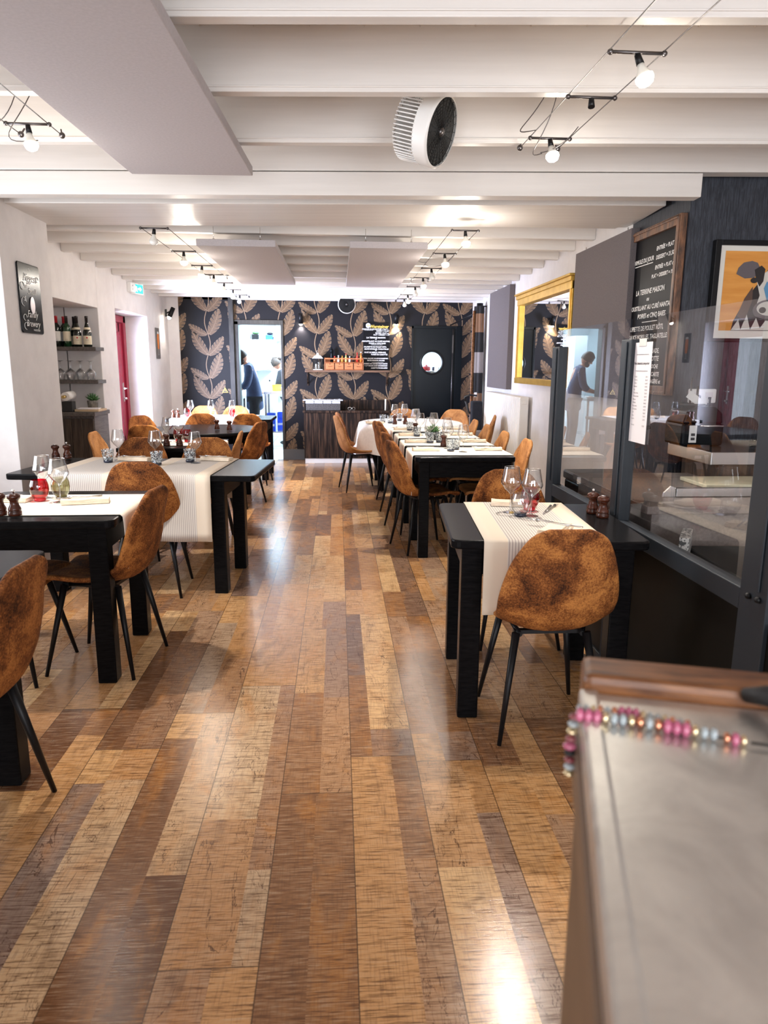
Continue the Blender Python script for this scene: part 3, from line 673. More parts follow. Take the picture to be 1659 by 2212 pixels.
# near left system
cables('pair of steel cables at the near left under the beams', (-1.14*KN, 0.8, ZC), (-1.14*KN, 3.07*KN, ZC), .155*KN, 2.45, (),
       [bez([(-1.43, 3.34, ZC), (-1.52, 3.40, ZC-.08), (-1.32, 3.42, ZC+.02), (-1.30, 3.30, 2.66)]), bez([(-1.29, 3.43, ZC-.07), (-1.58, 3.40, ZC-.12), (-1.22, 3.40, ZC+.05), (-1.22, 3.30, 2.66)])])
cable_spot('lit cable spotlight at the far upper left edge', -1.135*KN, 2.93*KN, ZC-.004, .155*KN, True, (0.12, -.05), 0, 48)
# far left system
FZ = 2.31
cables('pair of steel cables running to the back wall, far left', (-1.10*KF, 4.62*KF, FZ), (-1.14*KF, 9.0*KF, FZ), .16*KF, 2.345, ((-1, 7.15*KF), (1, 7.15*KF)))
ly = [(4.62, False), (5.50, True), (6.25, True), (6.85, True), (7.50, True), (8.15, True), (8.75, False)]
nm = ['first', 'second', 'third', 'fourth', 'fifth', 'sixth', 'last']
for (y, lit), q in zip(ly, nm):
    cable_spot(('lit' if lit else 'unlit') + ' cable spotlight, %s from the near end of the far left cables' % q, (-1.10-.04*(y-4.62)/4.4)*KF, y*KF, FZ-.004, .16*KF, lit, (-.12+.1*(nm.index(q) % 2), .05), 0, 48, group='spotlights on the far left cables')
cables('pair of steel cables running to the back wall, far right', (0.775*KF, 4.50*KF, FZ), (0.82*KF, 9.3*KF, FZ), .16*KF, 2.345, ((-1, 7.15*KF), (1, 7.15*KF)),
       [bez([(.79, 6.6, FZ), (.63, 6.5, FZ-.03), (.72, 6.2, FZ+.05), (.78, 6.1, 2.42)]), bez([(.79, 6.7, FZ), (.83, 6.5, FZ-.08), (.96, 6.4, FZ-.05), (.97, 6.1, FZ)])])
ry = [(4.50, True), (5.40, True), (6.20, False), (6.85, True), (7.60, False), (8.45, True), (8.95, False)]
for (y, lit), q in zip(ry, nm):
    cable_spot(('lit' if lit else 'unlit') + ' cable spotlight, %s from the near end of the far right cables' % q, (0.775+.045*(y-4.5)/5)*KF, y*KF, FZ-.004, .16*KF, lit, (.08, -.1), 0, 48, group='spotlights on the far right cables')

# fans
def fan(label, loc, nrm, r, depth):
    t = bpy.data.objects.new('fan', None); C.objects.link(t); t.location = loc; tag(t, label, 'fan', 'drum fans on the ceiling')
    t.rotation_mode = 'QUATERNION'; t.rotation_quaternion = Vector(nrm).normalized().to_track_quat('Z', 'Y')
    MB().lathe([(r*.97, -depth*.40), (r, -depth*.05), (r, 0), (r*.93, .004)], 40, cap0=False, cap1=False).build('rim', white_plastic, t)
    mb = MB()
    for k in range(54):
        a = 2*PI*k/54; c, s = math.cos(a), math.sin(a)
        mb.tube([(r*.97*c, r*.97*s, -depth*.38), (r*.96*c, r*.96*s, -depth*.95), (r*.72*c, r*.72*s, -depth)], .0032, 5)
    mb.lathe([(r*.74, -depth), (r*.02, -depth)], 30, cap1=False).build('rear_grille', white_plastic, t)
    mb = MB()
    for k in range(9): rr = r*(.15+.092*k); mb.lathe([(rr-.0015, -.001), (rr, .002), (rr+.0015, -.001)], 36, cap0=False, cap1=False)
    for k in range(24):
        a = 2*PI*k/24; mb.rod((r*.12*math.cos(a), r*.12*math.sin(a), 0), (r*.93*math.cos(a), r*.93*math.sin(a), 0), .0014, n=5)
    mb.build('front_grille', black_metal, t)
    MB().lathe([(r*.13, -.01), (r*.13, .003), (r*.10, .008), (0.001, .009)], 20, cap1=False).build('hub_badge', chrome_dark, t)
    mb = MB()
    for k in range(5):
        a = 2*PI*k/5; v = []
        for u, dz in ((0, -.02), (.5, .01)):
            for rr in (.13, .5, .86): v.append((r*rr*math.cos(a+u), r*rr*math.sin(a+u), -depth*.35+dz))
        mb.add(v, [(0, 1, 4, 3), (1, 2, 5, 4)], 0, True)
    mb.build('blades', rubber, t)
    MB().lathe([(r*.95, -.010), (.001, -.010)], 30, cap0=False, cap1=False).build('dark_interior', rubber, t)
    up = Vector((0, 0, 1)) if abs(Vector(nrm).normalized().z) < .99 else Vector((0, 1, 0))
    q = t.rotation_quaternion.inverted()
    a = q @ Vector((0, 0, r*.96)) + Vector((0, 0, -depth*.2)); b = q @ Vector((0, 0, r+.12)) + Vector((0, 0, -depth*.2))
    MB().rod(a, b, .014).build('mount', white_plastic, t)
    return t
fan('white drum fan with black front tilted down to the right, over the aisle', (0.455, 3.32, 2.395), (0.80, -.46, -.30), .146, .17)
fan('small far drum fan facing the camera at the top of the wallpapered wall', (0.135, 10.45, 2.255), (0, -1, -.02), .125, .12)

# ================================================================ CHAIRS
def chair_shell():
    prof = [(-.0, .215, .432), (.10, .205, .448), (.22, .13, .452), (.38, 0, .440), (.50, -.10, .436), (.58, -.165, .448), (.64, -.205, .485), (.70, -.228, .545), (.80, -.250, .650), (.92, -.270, .770), (1.0, -.282, .855)]
    def P(t):
        for (a, y0, z0), (b, y1, z1) in zip(prof, prof[1:]):
            if t <= b: k = (t-a)/(b-a); return y0+(y1-y0)*k, z0+(z1-z0)*k
        return prof[-1][1:]
    def Wd(t):
        w = 0.205
        if t < .35: w = .185+.02*smooth01(t/.35)
        elif t < .7: w = .205+.018*smooth01((t-.35)/.35)
        else: w = .225-.050*smooth01((t-.70)/.28)
        if t < .10: w *= math.sqrt(max(0.0, 1-((.10-t)/.10)**2))*.38+.62
        if t > .82: w *= (max(0.0, 1-((t-.82)/.18)**2.6)**.5)*.60+.40
        return w
    NU, NV = 44, 14; v = []; f = []
    for i in range(NU+1):
        t = i/NU; y, z = P(t); w = Wd(t)
        y2, z2 = P(min(1, t+.02)); y1, z1 = P(max(0, t-.02)); tx = Vector((y2-y1, z2-z1)).normalized(); nrm = Vector((tx.y, -tx.x))
        if nrm.y < 0 and t < .5: nrm = -nrm
        if t >= .5 and nrm.x < 0: nrm = -nrm
        curl = (.018+.050*math.exp(-((t-.58)/.14)**2)+.018*smooth01((t-.6)/.2))*(1-smooth01((t-.84)/.16))
        for j in range(NV+1):
            s = -1+2*j/NV; k = curl*abs(s)**2.4
            v.append((w*s, y+nrm.x*k, z+nrm.y*k))
    for i in range(NU):
        for j in range(NV): a = i*(NV+1)+j; f.append((a, a+1, a+NV+2, a+NV+1))
    mb = MB(); mb.add(v, f, 0, True); return mb
SH = chair_shell()
def make_chair(label, mat, x, y, rz, group):
    t = thing('dining_chair', label, 'chair', (x, y, 0), rz, group)
    o = SH.build('shell', mat, t); m = o.modifiers.new('solid', 'SOLIDIFY'); m.thickness = .024; m.offset = 0
    m = o.modifiers.new('sub', 'SUBSURF'); m.levels = 1; m.render_levels = 1
    mb = MB().box(-.135, .135, -.105, -.08, .405, .420).box(-.135, .135, .10, .13, .405, .430)
    mb.rod((-.12, -.13, .413), (-.12, .12, .418), .010).rod((.12, -.13, .413), (.12, .12, .418), .010)
    mb.build('under_frame', black_metal, t)
    for sx in (-1, 1):
        for sy in (-1, 1):
            MB().rod((sx*.135, sy*.125-.005, .42), (sx*.200, sy*.205, 0), .0165, .0085, 8).build('leg', black_metal, t)
    return t
chA = make_chair('mottled brown suede chair with its back to the camera, at the near right table', suede, .80, 2.62, 0, 'brown chairs along the right side')
chB = make_chair('tan suede chair facing left at the near corner of the long right table', suede_tan, 1.20, 5.45, 90, 'tan chairs on the wall side of the long table')
GR, GL = 'brown chairs along the right side', 'brown chairs around the left tables'
dup(chA, (.915, 3.52, 0), 178, 'brown suede chair facing the camera behind the near right table', GR)
dup(chA, (-1.105, 3.29, 0), 82, 'brown suede chair facing left, at the aisle end of the front left table', GL)
dup(chA, (-1.52, 3.22, 0), -95, 'brown suede chair under the front left table, only its seat showing', GL)
dup(chA, (-1.17, 4.42, 0), 2, 'brown suede chair with its back to the camera before the two striped runners', GL)
dup(chA, (-1.50, 5.28, 0), 180, 'brown chair behind the long left table, left one of the two facing the camera', GL)
dup(chA, (-1.00, 5.28, 0), 180, 'brown chair behind the long left table, right one of the two facing the camera', GL)
dup(chA, (-1.165, 2.01, 0), 88, 'large brown suede chair cut by the left edge of the photo', GL)
dup(chB, (-1.10, 6.08, 0), 92, 'mustard tan chair seen edge-on at the right end of the third left table', GL)
dup(chB, (-1.75, 6.05, 0), -88, 'mustard tan chair at the left end of the third left table beside the red door', GL)
dup(chA, (-1.74, 7.00, 0), -12, 'brown chair with its back to the camera, left of the round black table', GL)
dup(chA, (-1.56, 8.10, 0), 182, 'brown chair facing the camera behind the round black table', GL)
dup(chA, (-1.95, 7.85, 0), -125, 'brown chair at the back left of the round black table, half hidden', GL)
dup(chA, (-1.02, 7.25, 0), 68, 'dark brown chair turned to the round black table by the kitchen doorway', GL)
dup(chA, (-1.03, 8.62, 0), -4, 'chair with purple daylight sheen in front of the furthest left table', GL)
dup(chB, (-1.83, 9.72, 0), 180, 'tan chair behind the furthest left table, left one of two', GL)
dup(chB, (-1.40, 9.72, 0), 180, 'tan chair behind the furthest left table, right one of two', GL)
for k, (y, w) in enumerate(((5.40, 'nearest'), (6.07, 'second'), (6.70, 'third'), (7.35, 'fourth'))):
    dup(chA, (.665, y, 0), -75+(k*5) % 4, 'brown chair on the aisle side of the long right table, %s from the camera' % w, GR)
G3 = 'tan chairs on the wall side of the long table'
for y, w in ((6.12, 'second'), (6.86, 'third'), (7.5, 'fourth')):
    dup(chB, (1.18, y, 0), 90, 'tan chair on the wall side of the long right table, %s from the camera' % w, G3)
dup(chB, (.25, 8.12, 0), -78, 'tan chair standing side-on in the aisle end, left of the white cloth table', GR)
dup(chA, (.27, 8.66, 0), -80, 'brown chair behind the side-on tan one, left of the white cloth table', GR)
dup(chB, (.86, 9.16, 0), 180, 'tan chair behind the white cloth table, seen through wine glasses', GR)
dup(chB, (1.42, 9.05, 0), 155, 'tan chair facing the camera before the black porthole door', G3)
dup(chB, (1.55, 8.25, 0), 80, 'tan chair at the right of the white cloth table, edge-on by the curtain', G3)

# ================================================================ TABLES
TT = 0.755
def table(label, x, y, w, d, rz=0, ix=.05, iy=.05, leg=.082, round_=None, group='black wooden dining tables'):
    t = thing('dining_table', label, 'table', (x, y, 0), rz, group)
    if round_:
        MB().lathe([(round_-.008, TT-.034), (round_, TT-.026), (round_, TT-.006), (round_-.006, TT)], 56).build('tabletop', black_wood, t)
        MB().lathe([(round_-.12, TT-.12), (round_-.12, TT-.034)], 40).build('apron', black_wood, t); q = round_*.62
        legs = [(-q, -q), (q, -q), (-q, q), (q, q)]
    else:
        MB().prism(rounded(w, d, .035, 4), TT-.036, TT).build('tabletop', black_wood, t, .007)
        a, b = w/2-ix, d/2-iy
        mb = MB().box(-a+.02, a-.02, -b+.012, -b+.035, TT-.15, TT-.036).box(-a+.02, a-.02, b-.035, b-.012, TT-.15, TT-.036)
        mb.box(-a+.012, -a+.035, -b+.02, b-.02, TT-.15, TT-.036).box(a-.035, a-.012, -b+.02, b-.02, TT-.15, TT-.036)
        mb.build('apron', black_wood, t, .002)
        legs = [(sx*(a-leg/2), sy*(b-leg/2)) for sx in (-1, 1) for sy in (-1, 1)]
    for lx, ly_ in legs:
        MB().box(lx-leg/2, lx+leg/2, ly_-leg/2, ly_+leg/2, 0, TT-.036).build('leg', black_wood, t, .006)
    return t
table('black table at the near right with striped runner, against the glass partition', .835, 2.945, .76, .76, -4.2, .045, .045)
table('black table at the front left with red tumbler on it', -1.335, 3.355, .76, .75, 1, .045, .045)
table('long black table on the left with two striped runners', -1.215, 4.66, 1.50, .78, -4.5, .20, .07)
table('black table cut by the left edge of the photo, nearest the camera', -1.41, 1.76, .76, 1.50, 0, .045, .19)
table('third black table from the camera on the left, cream runner and mills on it', -1.36, 6.05, .78, .74, 0)
table('bare round black table before the kitchen doorway', -1.37, 7.46, 0, 0, 0, round_=.60, leg=.07)
table('furthest left black table with white cloth', -1.45, 9.15, 1.28, .76, -1)
for k, w in enumerate(('first', 'second', 'third', 'fourth')):
    table('black table of the long right row, %s from the camera' % w, .93, 5.40+.645*k, .74, .64, 0, .03, .01, .075, group='tables pushed together in the long right row')
t = table('round table under the draped white cloth, far end of the right row', .86, 8.42, 0, 0, 0, round_=.60, leg=.07)

# runners: strip of cloth laid across a table with both ends hanging
def runner(label, x, y, rz, w, span, hang0, hang1, mat=runner_mat, group='striped cream runners', z=TT):
    """local x across the runner, local y along it; span is the table depth it crosses"""
    t = MB(); pts = []; s = span/2+.006
    n = 8
    for i in range(n+1): pts.append((-s-.004-.018*math.sin(i/n*2.5), z-hang0*(1-i/n)))
    pts = [(-s-.006, z-hang0+k*hang0/8) for k in range(8)] + [(-s-.004, z-.006), (-s+.006, z+.003)]
    pts += [(-s+.006+(2*s-.012)*k/6, z+.003) for k in range(1, 6)]
    pts += [(s-.006, z+.003), (s+.004, z-.006)] + [(s+.006, z-k*hang1/8) for k in range(1, 9)]
    v = []; f = []; NX = 12; ph = random.random()*6
    for k, (py, pz) in enumerate(pts):
        hang = max(0, (z-.02-pz))
        for j in range(NX+1):
            u = -w/2+w*j/NX; wob = .018*hang*math.sin(u*22+ph)*(-1 if py < 0 else 1) + (.05*hang*(-1 if py < 0 else 1)*0.3)
            v.append((u, py+wob, pz))
    for k in range(len(pts)-1):
        for j in range(NX): a = k*(NX+1)+j; f.append((a, a+1, a+NX+2, a+NX+1))
    t.add(v, f, 0, True)
    o = t.build('table_runner', mat, None, 0, (x, y, 0), (0, 0, R(rz)))
    md = o.modifiers.new('s', 'SOLIDIFY'); md.thickness = .0022; md.offset = 1
    return tag(o, label, 'table runner', group)
runner('striped cream runner hanging off the front of the near right table', .812, 2.945, -4.2, .47, .76, .29, .26)
runner('striped cream runner on the long left table, right one hanging down beside the aisle', -.962, 4.64, -4.5, .47, .78, .40, .28)
runner('striped cream runner on the long left table, left one behind the brown chair', -1.52, 4.685, -4.5, .47, .78, .40, .28)
runner('cream runner on the front left table, draped over its aisle end', -1.335, 3.34, 91, .50, .76, .24, .36, white_lino, 'plain cream runners')
runner('cream runner on the table at the left edge of the photo', -1.58, 1.76, 0, .42, 1.50, .20, .10, white_lino, 'plain cream runners')
runner('cream runner on the third left table, drooping over its right end', -1.36, 6.05, 90, .44, .78, .25, .10, white_lino, 'plain cream runners')
for k, (y, w, q) in enumerate(((5.44, .50, 'first'), (6.07, .46, 'second'), (6.69, .45, 'third'), (7.33, .42, 'fourth'))):
    runner('plain cream runner across the long right row, %s from the camera' % q, .93, y, -90, w, .74, .30, .24, white_lino, 'plain cream runners on the long right row')

# draped tablecloths
def cloth_round(label, x, y, r, drop, waves=11):
    v = []; f = []; n = 88; rings = [(r*.3, 0, 0), (r*.7, 0, 0), (r*.97, 0, 0), (r+.012, -.010, 0), (r+.03, -.08, .4), (r+.05, -.18, .8), (r+.065, -drop, 1.0)]
    v.append((0, 0, TT+.004))
    for rr, dz, a in rings:
        for i in range(n):
            t = 2*PI*i/n; q = rr+a*.028*math.sin(waves*t+1.3*math.sin(2*t)); sag = a*.03*math.cos(4*t)
            v.append((q*math.cos(t), q*math.sin(t), TT+.004+dz-sag))
    f += [(0, 1+i, 1+(i+1) % n) for i in range(n)]
    for k in range(len(rings)-1):
        f += [(1+k*n+i, 1+(k+1)*n+i, 1+(k+1)*n+(i+1) % n, 1+k*n+(i+1) % n) for i in range(n)]
    mb = MB().add(v, f, 0, True); o = mb.build('tablecloth', cloth_white, None, 0, (x, y, 0))
    return tag(o, label, 'tablecloth', 'white tablecloths')
cloth_round('white cloth draped in folds over the round table at the end of the right row', .86, 8.42, .60, .36)
mb = MB(); v = []; f = []
nx, L2_ = 26, [(-.30, -.30), (-.25, -.385), (-.12, -.383), (-.01, -.383), (.004, -.37), (.004, -.1), (.004, .1), (.004, .37), (-.01, .383), (-.25, .39)]
for dz, yy in L2_[1:]:
    for i in range(nx+1):
        xx = -.58+1.0*i/nx; v.append((xx, yy+(.012*math.sin(i*1.7)*(-1 if yy < 0 else 1) if dz < -.05 else 0), TT+dz+.002))
for k in range(len(L2_)-2):
    for i in range(nx): a = k*(nx+1)+i; f.append((a, a+1, a+nx+2, a+nx+1))
mb.add(v, f, 0, True)
tag(mb.build('tablecloth', cloth_white, None, 0, (-1.45, 9.15, 0), (0, 0, R(-1))), 'white cloth over the furthest left table, bare black table end beside it', 'tablecloth', 'white tablecloths')

# ================================================================ GLASSES AND TABLEWARE
def wine_geo(h=.205):
    k = h/.205
    return [(.0335, 0), (.033, .0015), (.010, .006), (.0042, .014), (.0036, .050), (.0045, .082), (.012, .092), (.030, .108), (.0455, .132), (.0465, .139), (.040, .165), (.0325, .205*1.0)], k
def wine(label, x, y, group, z=TT+.006, name='wine_glass'):
    g, k = wine_geo()
    t = thing(name, label, 'wine glass', (x, y, z), 0, group)
    MB().lathe([(r, q*k) for r, q in g[:6]], 24, cap1=False).build('stem', clear_glass, t)
    MB().lathe([(r, q*k) for r, q in g[5:]], 24, cap0=False, cap1=False).build('bowl', clear_glass, t)
    MB().lathe([(.0325, .205*k), (.0332, .2062*k), (.0318, .2064*k)], 24, cap0=False, cap1=False).build('rim', chrome, t)
    return t
def tumbler(label, x, y, group, body, base, z=TT+.006, h=.088, r0=.030, r1=.040):
    t = thing('tumbler', label, 'tumbler', (x, y, z), 0, group)
    MB().lathe([(r0, .016), (r0+(r1-r0)*.5, .016+h*.35), (r1, h)], 24, cap0=False, cap1=False).build('wall', body, t)
    MB().lathe([(r0-.004, 0), (r0, .004), (r0, .016), (r0-.002, .018)], 24).build('base', base, t)
    return t
def ball_tumbler(label, x, y, group, body, base, z=TT+.006, s=1.0):
    t = thing('tumbler', label, 'tumbler', (x, y, z), 0, group)
    MB().lathe([(.026*s, .012*s), (.038*s, .030*s), (.043*s, .055*s), (.0415*s, .078*s), (.034*s, .102*s)], 26, cap0=False, cap1=False).build('wall', body, t)
    MB().lathe([(.022*s, 0), (.026*s, .004*s), (.027*s, .013*s), (.020*s, .016*s)], 26).build('base', base, t)
    return t
GW, GT, GM, GN = 'wine glasses on the tables', 'etched tumblers with dark blue base', 'turned wooden salt and pepper mills', 'folded beige napkins with cutlery'
W0 = wine('clear wine glass on the near right table, left one, behind the clear tumbler', .771, 3.085, GW)
T0 = tumbler('etched tumbler with dark blue base on the long left table, left one', -1.526, 4.80, GT, etched_glass, blue_base)
for x, y, l in ((.842, 3.00, 'clear wine glass on the near right table, right one, before the red tumbler'),
                (-1.425, 3.50, 'clear wine glass on the front left table, behind the red tumbler'),
                (-1.309, 3.385, 'clear wine glass on the front left table, before the olive tumbler'),
                (-1.490, 4.92, 'clear wine glass on the long left table, leftmost by the cabinet'),
                (-1.225, 4.84, 'clear wine glass on the long left table, in the middle'),
                (-.945, 4.76, 'clear wine glass on the long left table, right one by the aisle'),
                (-1.44, 6.12, 'clear wine glass on the third left table, left one of the pair'),
                (-1.33, 6.05, 'clear wine glass on the third left table, right one before the red tumblers'),
                (-1.83, 9.05, 'clear wine glass on the furthest left table, left one'),
                (-1.58, 9.05, 'clear wine glass on the furthest left table, middle one'),
                (-1.32, 9.05, 'clear wine glass on the furthest left table, right one by the doorway'),
                (.955, 5.37, 'clear wine glass in the first place row of the long right table, right one'),
                (.872, 5.60, 'clear wine glass in the first place row of the long right table, left one'),
                (.80, 6.16, 'clear wine glass in the second place row of the long right table, left one'),
                (.945, 6.12, 'clear wine glass in the second place row of the long right table, right one'),
                (.78, 6.72, 'clear wine glass in the third place row of the long right table, left one'),
                (.915, 6.78, 'clear wine glass in the third place row of the long right table, right one'),
                (.79, 7.30, 'clear wine glass in the fourth place row of the long right table, left one'),
                (.815, 7.42, 'clear wine glass in the fourth place row of the long right table, right one'),
                (.66, 8.30, 'clear wine glass on the white cloth table, left one before the sideboard'),
                (.78, 8.36, 'clear wine glass on the white cloth table, right one before the sideboard')):
    dup(W0, (x, y, TT+.007), random.random()*90, l, GW)
for x, y, l in ((-1.173, 4.66, 'etched tumbler with dark blue base on the long left table, middle and nearest one'),
                (-.992, 4.81, 'etched tumbler with dark blue base on the long left table, right one by the aisle'),
                (.868, 5.42, 'etched tumbler in the first place row of the long right table, left one'),
                (.925, 5.53, 'etched tumbler in the first place row of the long right table, right one'),
                (.785, 6.02, 'etched tumbler in the second place row of the long right table, left one'),
                (.870, 6.06, 'etched tumbler in the second place row of the long right table, right one'),
                (.735, 6.60, 'etched tumbler in the third place row of the long right table, left one'),
                (.85, 6.66, 'etched tumbler in the third place row of the long right table, right one'),
                (.73, 7.22, 'etched tumbler in the fourth place row of the long right table'),
                (.52, 8.28, 'etched tumbler on the white cloth table, leftmost'),
                (.60, 8.16, 'etched tumbler on the white cloth table, nearest of the three'),
                (.74, 8.55, 'etched tumbler on the white cloth table, furthest of the three')):
    dup(T0, (x, y, TT+.007), random.random()*360, l, GT)
R0 = ball_tumbler('round red glass tumbler on the front left table', -1.417, 3.42, 'red glass tumblers', red_glass, red_base)
for x, y, l in ((.868, 3.12, 'round red glass tumbler on the near right table between the wine glasses'),
                (-1.36, 6.17, 'red glass tumbler on the third left table, left one of two'),
                (-1.27, 6.10, 'red glass tumbler on the third left table, right one of two'),
                (-1.90, 9.16, 'red glass tumbler on the furthest left table, left one behind the wine glass'),
                (-1.34, 9.17, 'red glass tumbler on the furthest left table, right one near the doorway')):
    dup(R0, (x, y, TT+.007), 0, l, 'red glass tumblers')
olive_base = pm('olive_glass_base', (0.10, 0.09, 0.03), 0.1, coat=0.5)
O0 = ball_tumbler('smoky olive glass tumbler on the front left table, beside the red one', -1.345, 3.49, 'smoky and clear round tumblers', smoke_glass, olive_base)
K0 = ball_tumbler('clear round tumbler on the near right table, left of the red one', .795, 3.00, 'smoky and clear round tumblers', clear_glass, blue_base)
dup(K0, (-1.44, 6.00, TT+.007), 0, 'clear round tumbler on the third left table, behind the left mill', 'smoky and clear round tumblers')
dup(K0, (-1.53, 8.90, TT+.007), 0, 'clear round tumbler on the furthest left table, nearest the edge', 'smoky and clear round tumblers')

def mill(label, x, y, knob, z=TT+.001, group=GM):
    t = thing('pepper_mill' if knob else 'salt_mill', label, 'mill', (x, y, z), 0, group)
    MB().lathe([(.026, 0), (.0275, .004), (.0275, .016), (.025, .019), (.0265, .023), (.026, .030), (.019, .045), (.0165, .058), (.0195, .068), (.023, .071)], 24).build('body', wood_red, t)
    MB().lathe([(.0235, .0715), (.0265, .075), (.0265, .086), (.022, .092), (.010, .0955)], 24).build('head', wood_red, t)
    if knob: MB().lathe([(.004, .095), (.004, .100), (.007, .104), (.007, .109), (.003, .113)], 14).build('knob', chrome, t)
    else: MB().lathe([(.011, .0952), (.011, .0975), (.004, .098)], 14).build('cap', chrome, t)
    return t
P0 = mill('wooden pepper mill with metal knob on the near right table', 1.145, 3.075, True)
S0 = mill('wooden salt mill beside the knobbed one on the near right table', 1.158, 2.985, False)
for src, x, y, l in ((S0, -1.452, 3.09, 'wooden salt mill at the front left edge, left of the knobbed one'), (P0, -1.388, 3.085, 'wooden pepper mill with knob at the front left table edge'),
                     (S0, -1.94, 5.00, 'wooden mill on the far left corner of the long left table, left one'), (P0, -1.87, 5.02, 'wooden pepper mill on the far left corner of the long left table, right one'),
                     (S0, -1.375, 5.80, 'wooden mill on the third left table, left one of two'), (P0, -1.27, 5.79, 'wooden mill on the third left table, right one of two'),
                     (P0, -1.23, 7.35, 'wooden pepper mill on the round black table, further one'), (S0, -1.085, 7.22, 'wooden mill on the round black table, nearer one by the aisle'),
                     (S0, -2.02, 8.95, 'wooden mill at the left end of the furthest left table, left one'), (P0, -1.96, 8.93, 'wooden mill at the left end of the furthest left table, right one'),
                     (P0, .862, 5.755, 'wooden mill between first and second runner on the long right table'), (S0, .762, 6.99, 'wooden mill on the long right table beyond the third runner'),
                     (P0, .64, 8.02, 'wooden mill on the white cloth table, left one'), (S0, .76, 8.02, 'wooden mill on the white cloth table, right one')):
    dup(src, (x, y, TT+.0065), 0, l, GM)

def napkin(label, x, y, rz, cutlery=True, z=TT+.006, w=.20, d=.085):
    t = thing('folded_napkin', label, 'napkin', (x, y, z), rz, GN)
    mb = MB()
    for k in range(3):
        zz = .0068*k; v = []; f = []; n = 10
        for i in range(n+1):
            u = -w/2+w*i/n; lift = .004*math.sin(i*.9+k)
            for vv, a in ((-d/2+.004*k, 1), (d/2-.003*k, 0)):
                v += [(u, vv, zz+.0005+max(0, lift)*(1-a)), (u, vv, zz+.0064+max(0, lift))]
        for i in range(n):
            a = 4*i; b = a+4
            f += [(a, b, b+1, a+1), (a+2, a+3, b+3, b+2), (a+1, b+1, b+3, a+3), (a, a+2, b+2, b)]
        f += [(0, 1, 3, 2), (4*n, 4*n+2, 4*n+3, 4*n+1)]
        mb.add(v, f, 0, True)
    mb.build('cloth', napkin_mat, t, .0008)
    return t
def cutlery(label, x, y, rz, z):
    t = thing('fork', label, 'fork', (x, y, z), rz, 'forks laid on the napkins')
    mb = MB().tube([(-.10, 0, .003), (-.05, 0, .002), (0, 0, .0025), (.03, 0, .005), (.05, 0, .003)], [.004, .003, .0022, .003, .0085], 8)
    mb.build('handle', steel, t)
    m2 = MB()
    for q in (-.0075, -.0025, .0025, .0075): m2.tube([(.05, q, .003), (.075, q, .0015), (.095, q, .004)], [.0014, .0013, .0008], 5)
    m2.build('tines', steel, t); return t
def knife(label, x, y, rz, z):
    t = thing('knife', label, 'knife', (x, y, z), rz, 'knives laid on the napkins')
    MB().tube([(-.11, 0, .003), (-.06, 0, .003), (-.01, 0, .0025)], [.0045, .004, .003], 8).build('handle', steel, t)
    MB().prism([(-.01, -.003), (.08, -.009), (.105, -.001), (.10, .004), (-.01, .003)], .0015, .0032).build('blade', steel, t); return t
NP0 = napkin('folded beige napkin on the near right table by the chair back', .86, 2.70, 55, w=.21)
F0 = cutlery('fork on the nearest napkin of the near right table', .845, 2.765, 130, TT+.028)
KN0 = knife('knife on the nearest napkin of the near right table', .885, 2.745, 130, TT+.028)
napk = [(.825, 3.24, -12, 'rolled beige napkin at the back of the near right table, behind the glasses', .5),
        (-1.185, 3.36, 14, 'folded beige napkin on the front left table, before the aisle chair', 1), (-1.56, 3.42, -8, 'folded beige napkin on the front left table, at its left', 1),
        (-1.38, 4.90, -10, 'folded beige napkin on the long left table, left one of two', 1), (-.83, 4.90, -16, 'folded beige napkin on the long left table, right one of two', 1),
        (-1.60, 6.08, 10, 'folded beige napkin on the third left table, left side', 1)]
for q, y in (('first', 5.46), ('second', 6.07), ('third', 6.69), ('fourth', 7.30)):
    napk.append((.68, y, 3, 'rolled beige napkin on the aisle side of the long right table, %s row' % q, 1))
    napk.append((1.175, y+.03, 176, 'folded beige napkin on the wall side of the long right table, %s row' % q, 1))
napk += [(.42, 8.12, 0, 'folded beige napkin on the white cloth table, left side', 1), (-1.66, 9.2, 0, 'folded beige napkin on the furthest left table', 1)]
for x, y, a, l, s in napk:
    dup(NP0, (x, y, TT+.0075), a, l, GN)
    if 'back of the near' in l or 'third left' in l or 'furthest' in l or 'at its left' in l: continue
    dup(F0, (x-.03, y+.01, TT+.031), a+188, 'fork on the ' + l.replace('folded ', '').replace('rolled ', ''), 'forks laid on the napkins')
dup(F0, (.985, 3.16, TT+.009), 60, 'fork lying on the far side of the near right table', 'forks laid on the napkins')
dup(KN0, (.955, 3.13, TT+.009), 65, 'knife lying on the far side of the near right table', 'knives laid on the napkins')

def succulent(label, x, y, z, s, potmat, group='small succulents'):
    t = thing('potted_succulent', label, 'plant', (x, y, z), 0, group)
    MB().lathe([(.034*s, 0), (.040*s, .05*s), (.041*s, .055*s)], 20).build('pot', potmat, t)
    mb = MB()
    for k in range(22):
        a = k*2.4; el = .35+1.15*(k/22); L = .062*s
        d = Vector((math.cos(a)*math.cos(el), math.sin(a)*math.cos(el), math.sin(el)))
        c = Vector((0, 0, .052*s)); mb.tube([c, c+d*L*.5, c+d*L], [.004*s, .008*s, .0008*s], 6)
    mb.build('leaves', leaf_green, t); return t
succulent('small green succulent in a pot in the middle of the long right table', .845, 6.30, TT+.001, 1.3, black_wood)
succulent('green succulent in a stone pot on the niche cabinet', -2.53, 7.60, .959, 1.35, noisy('stone_pot', (.12, .11, .10), (.3, .28, .25), 30, .8))

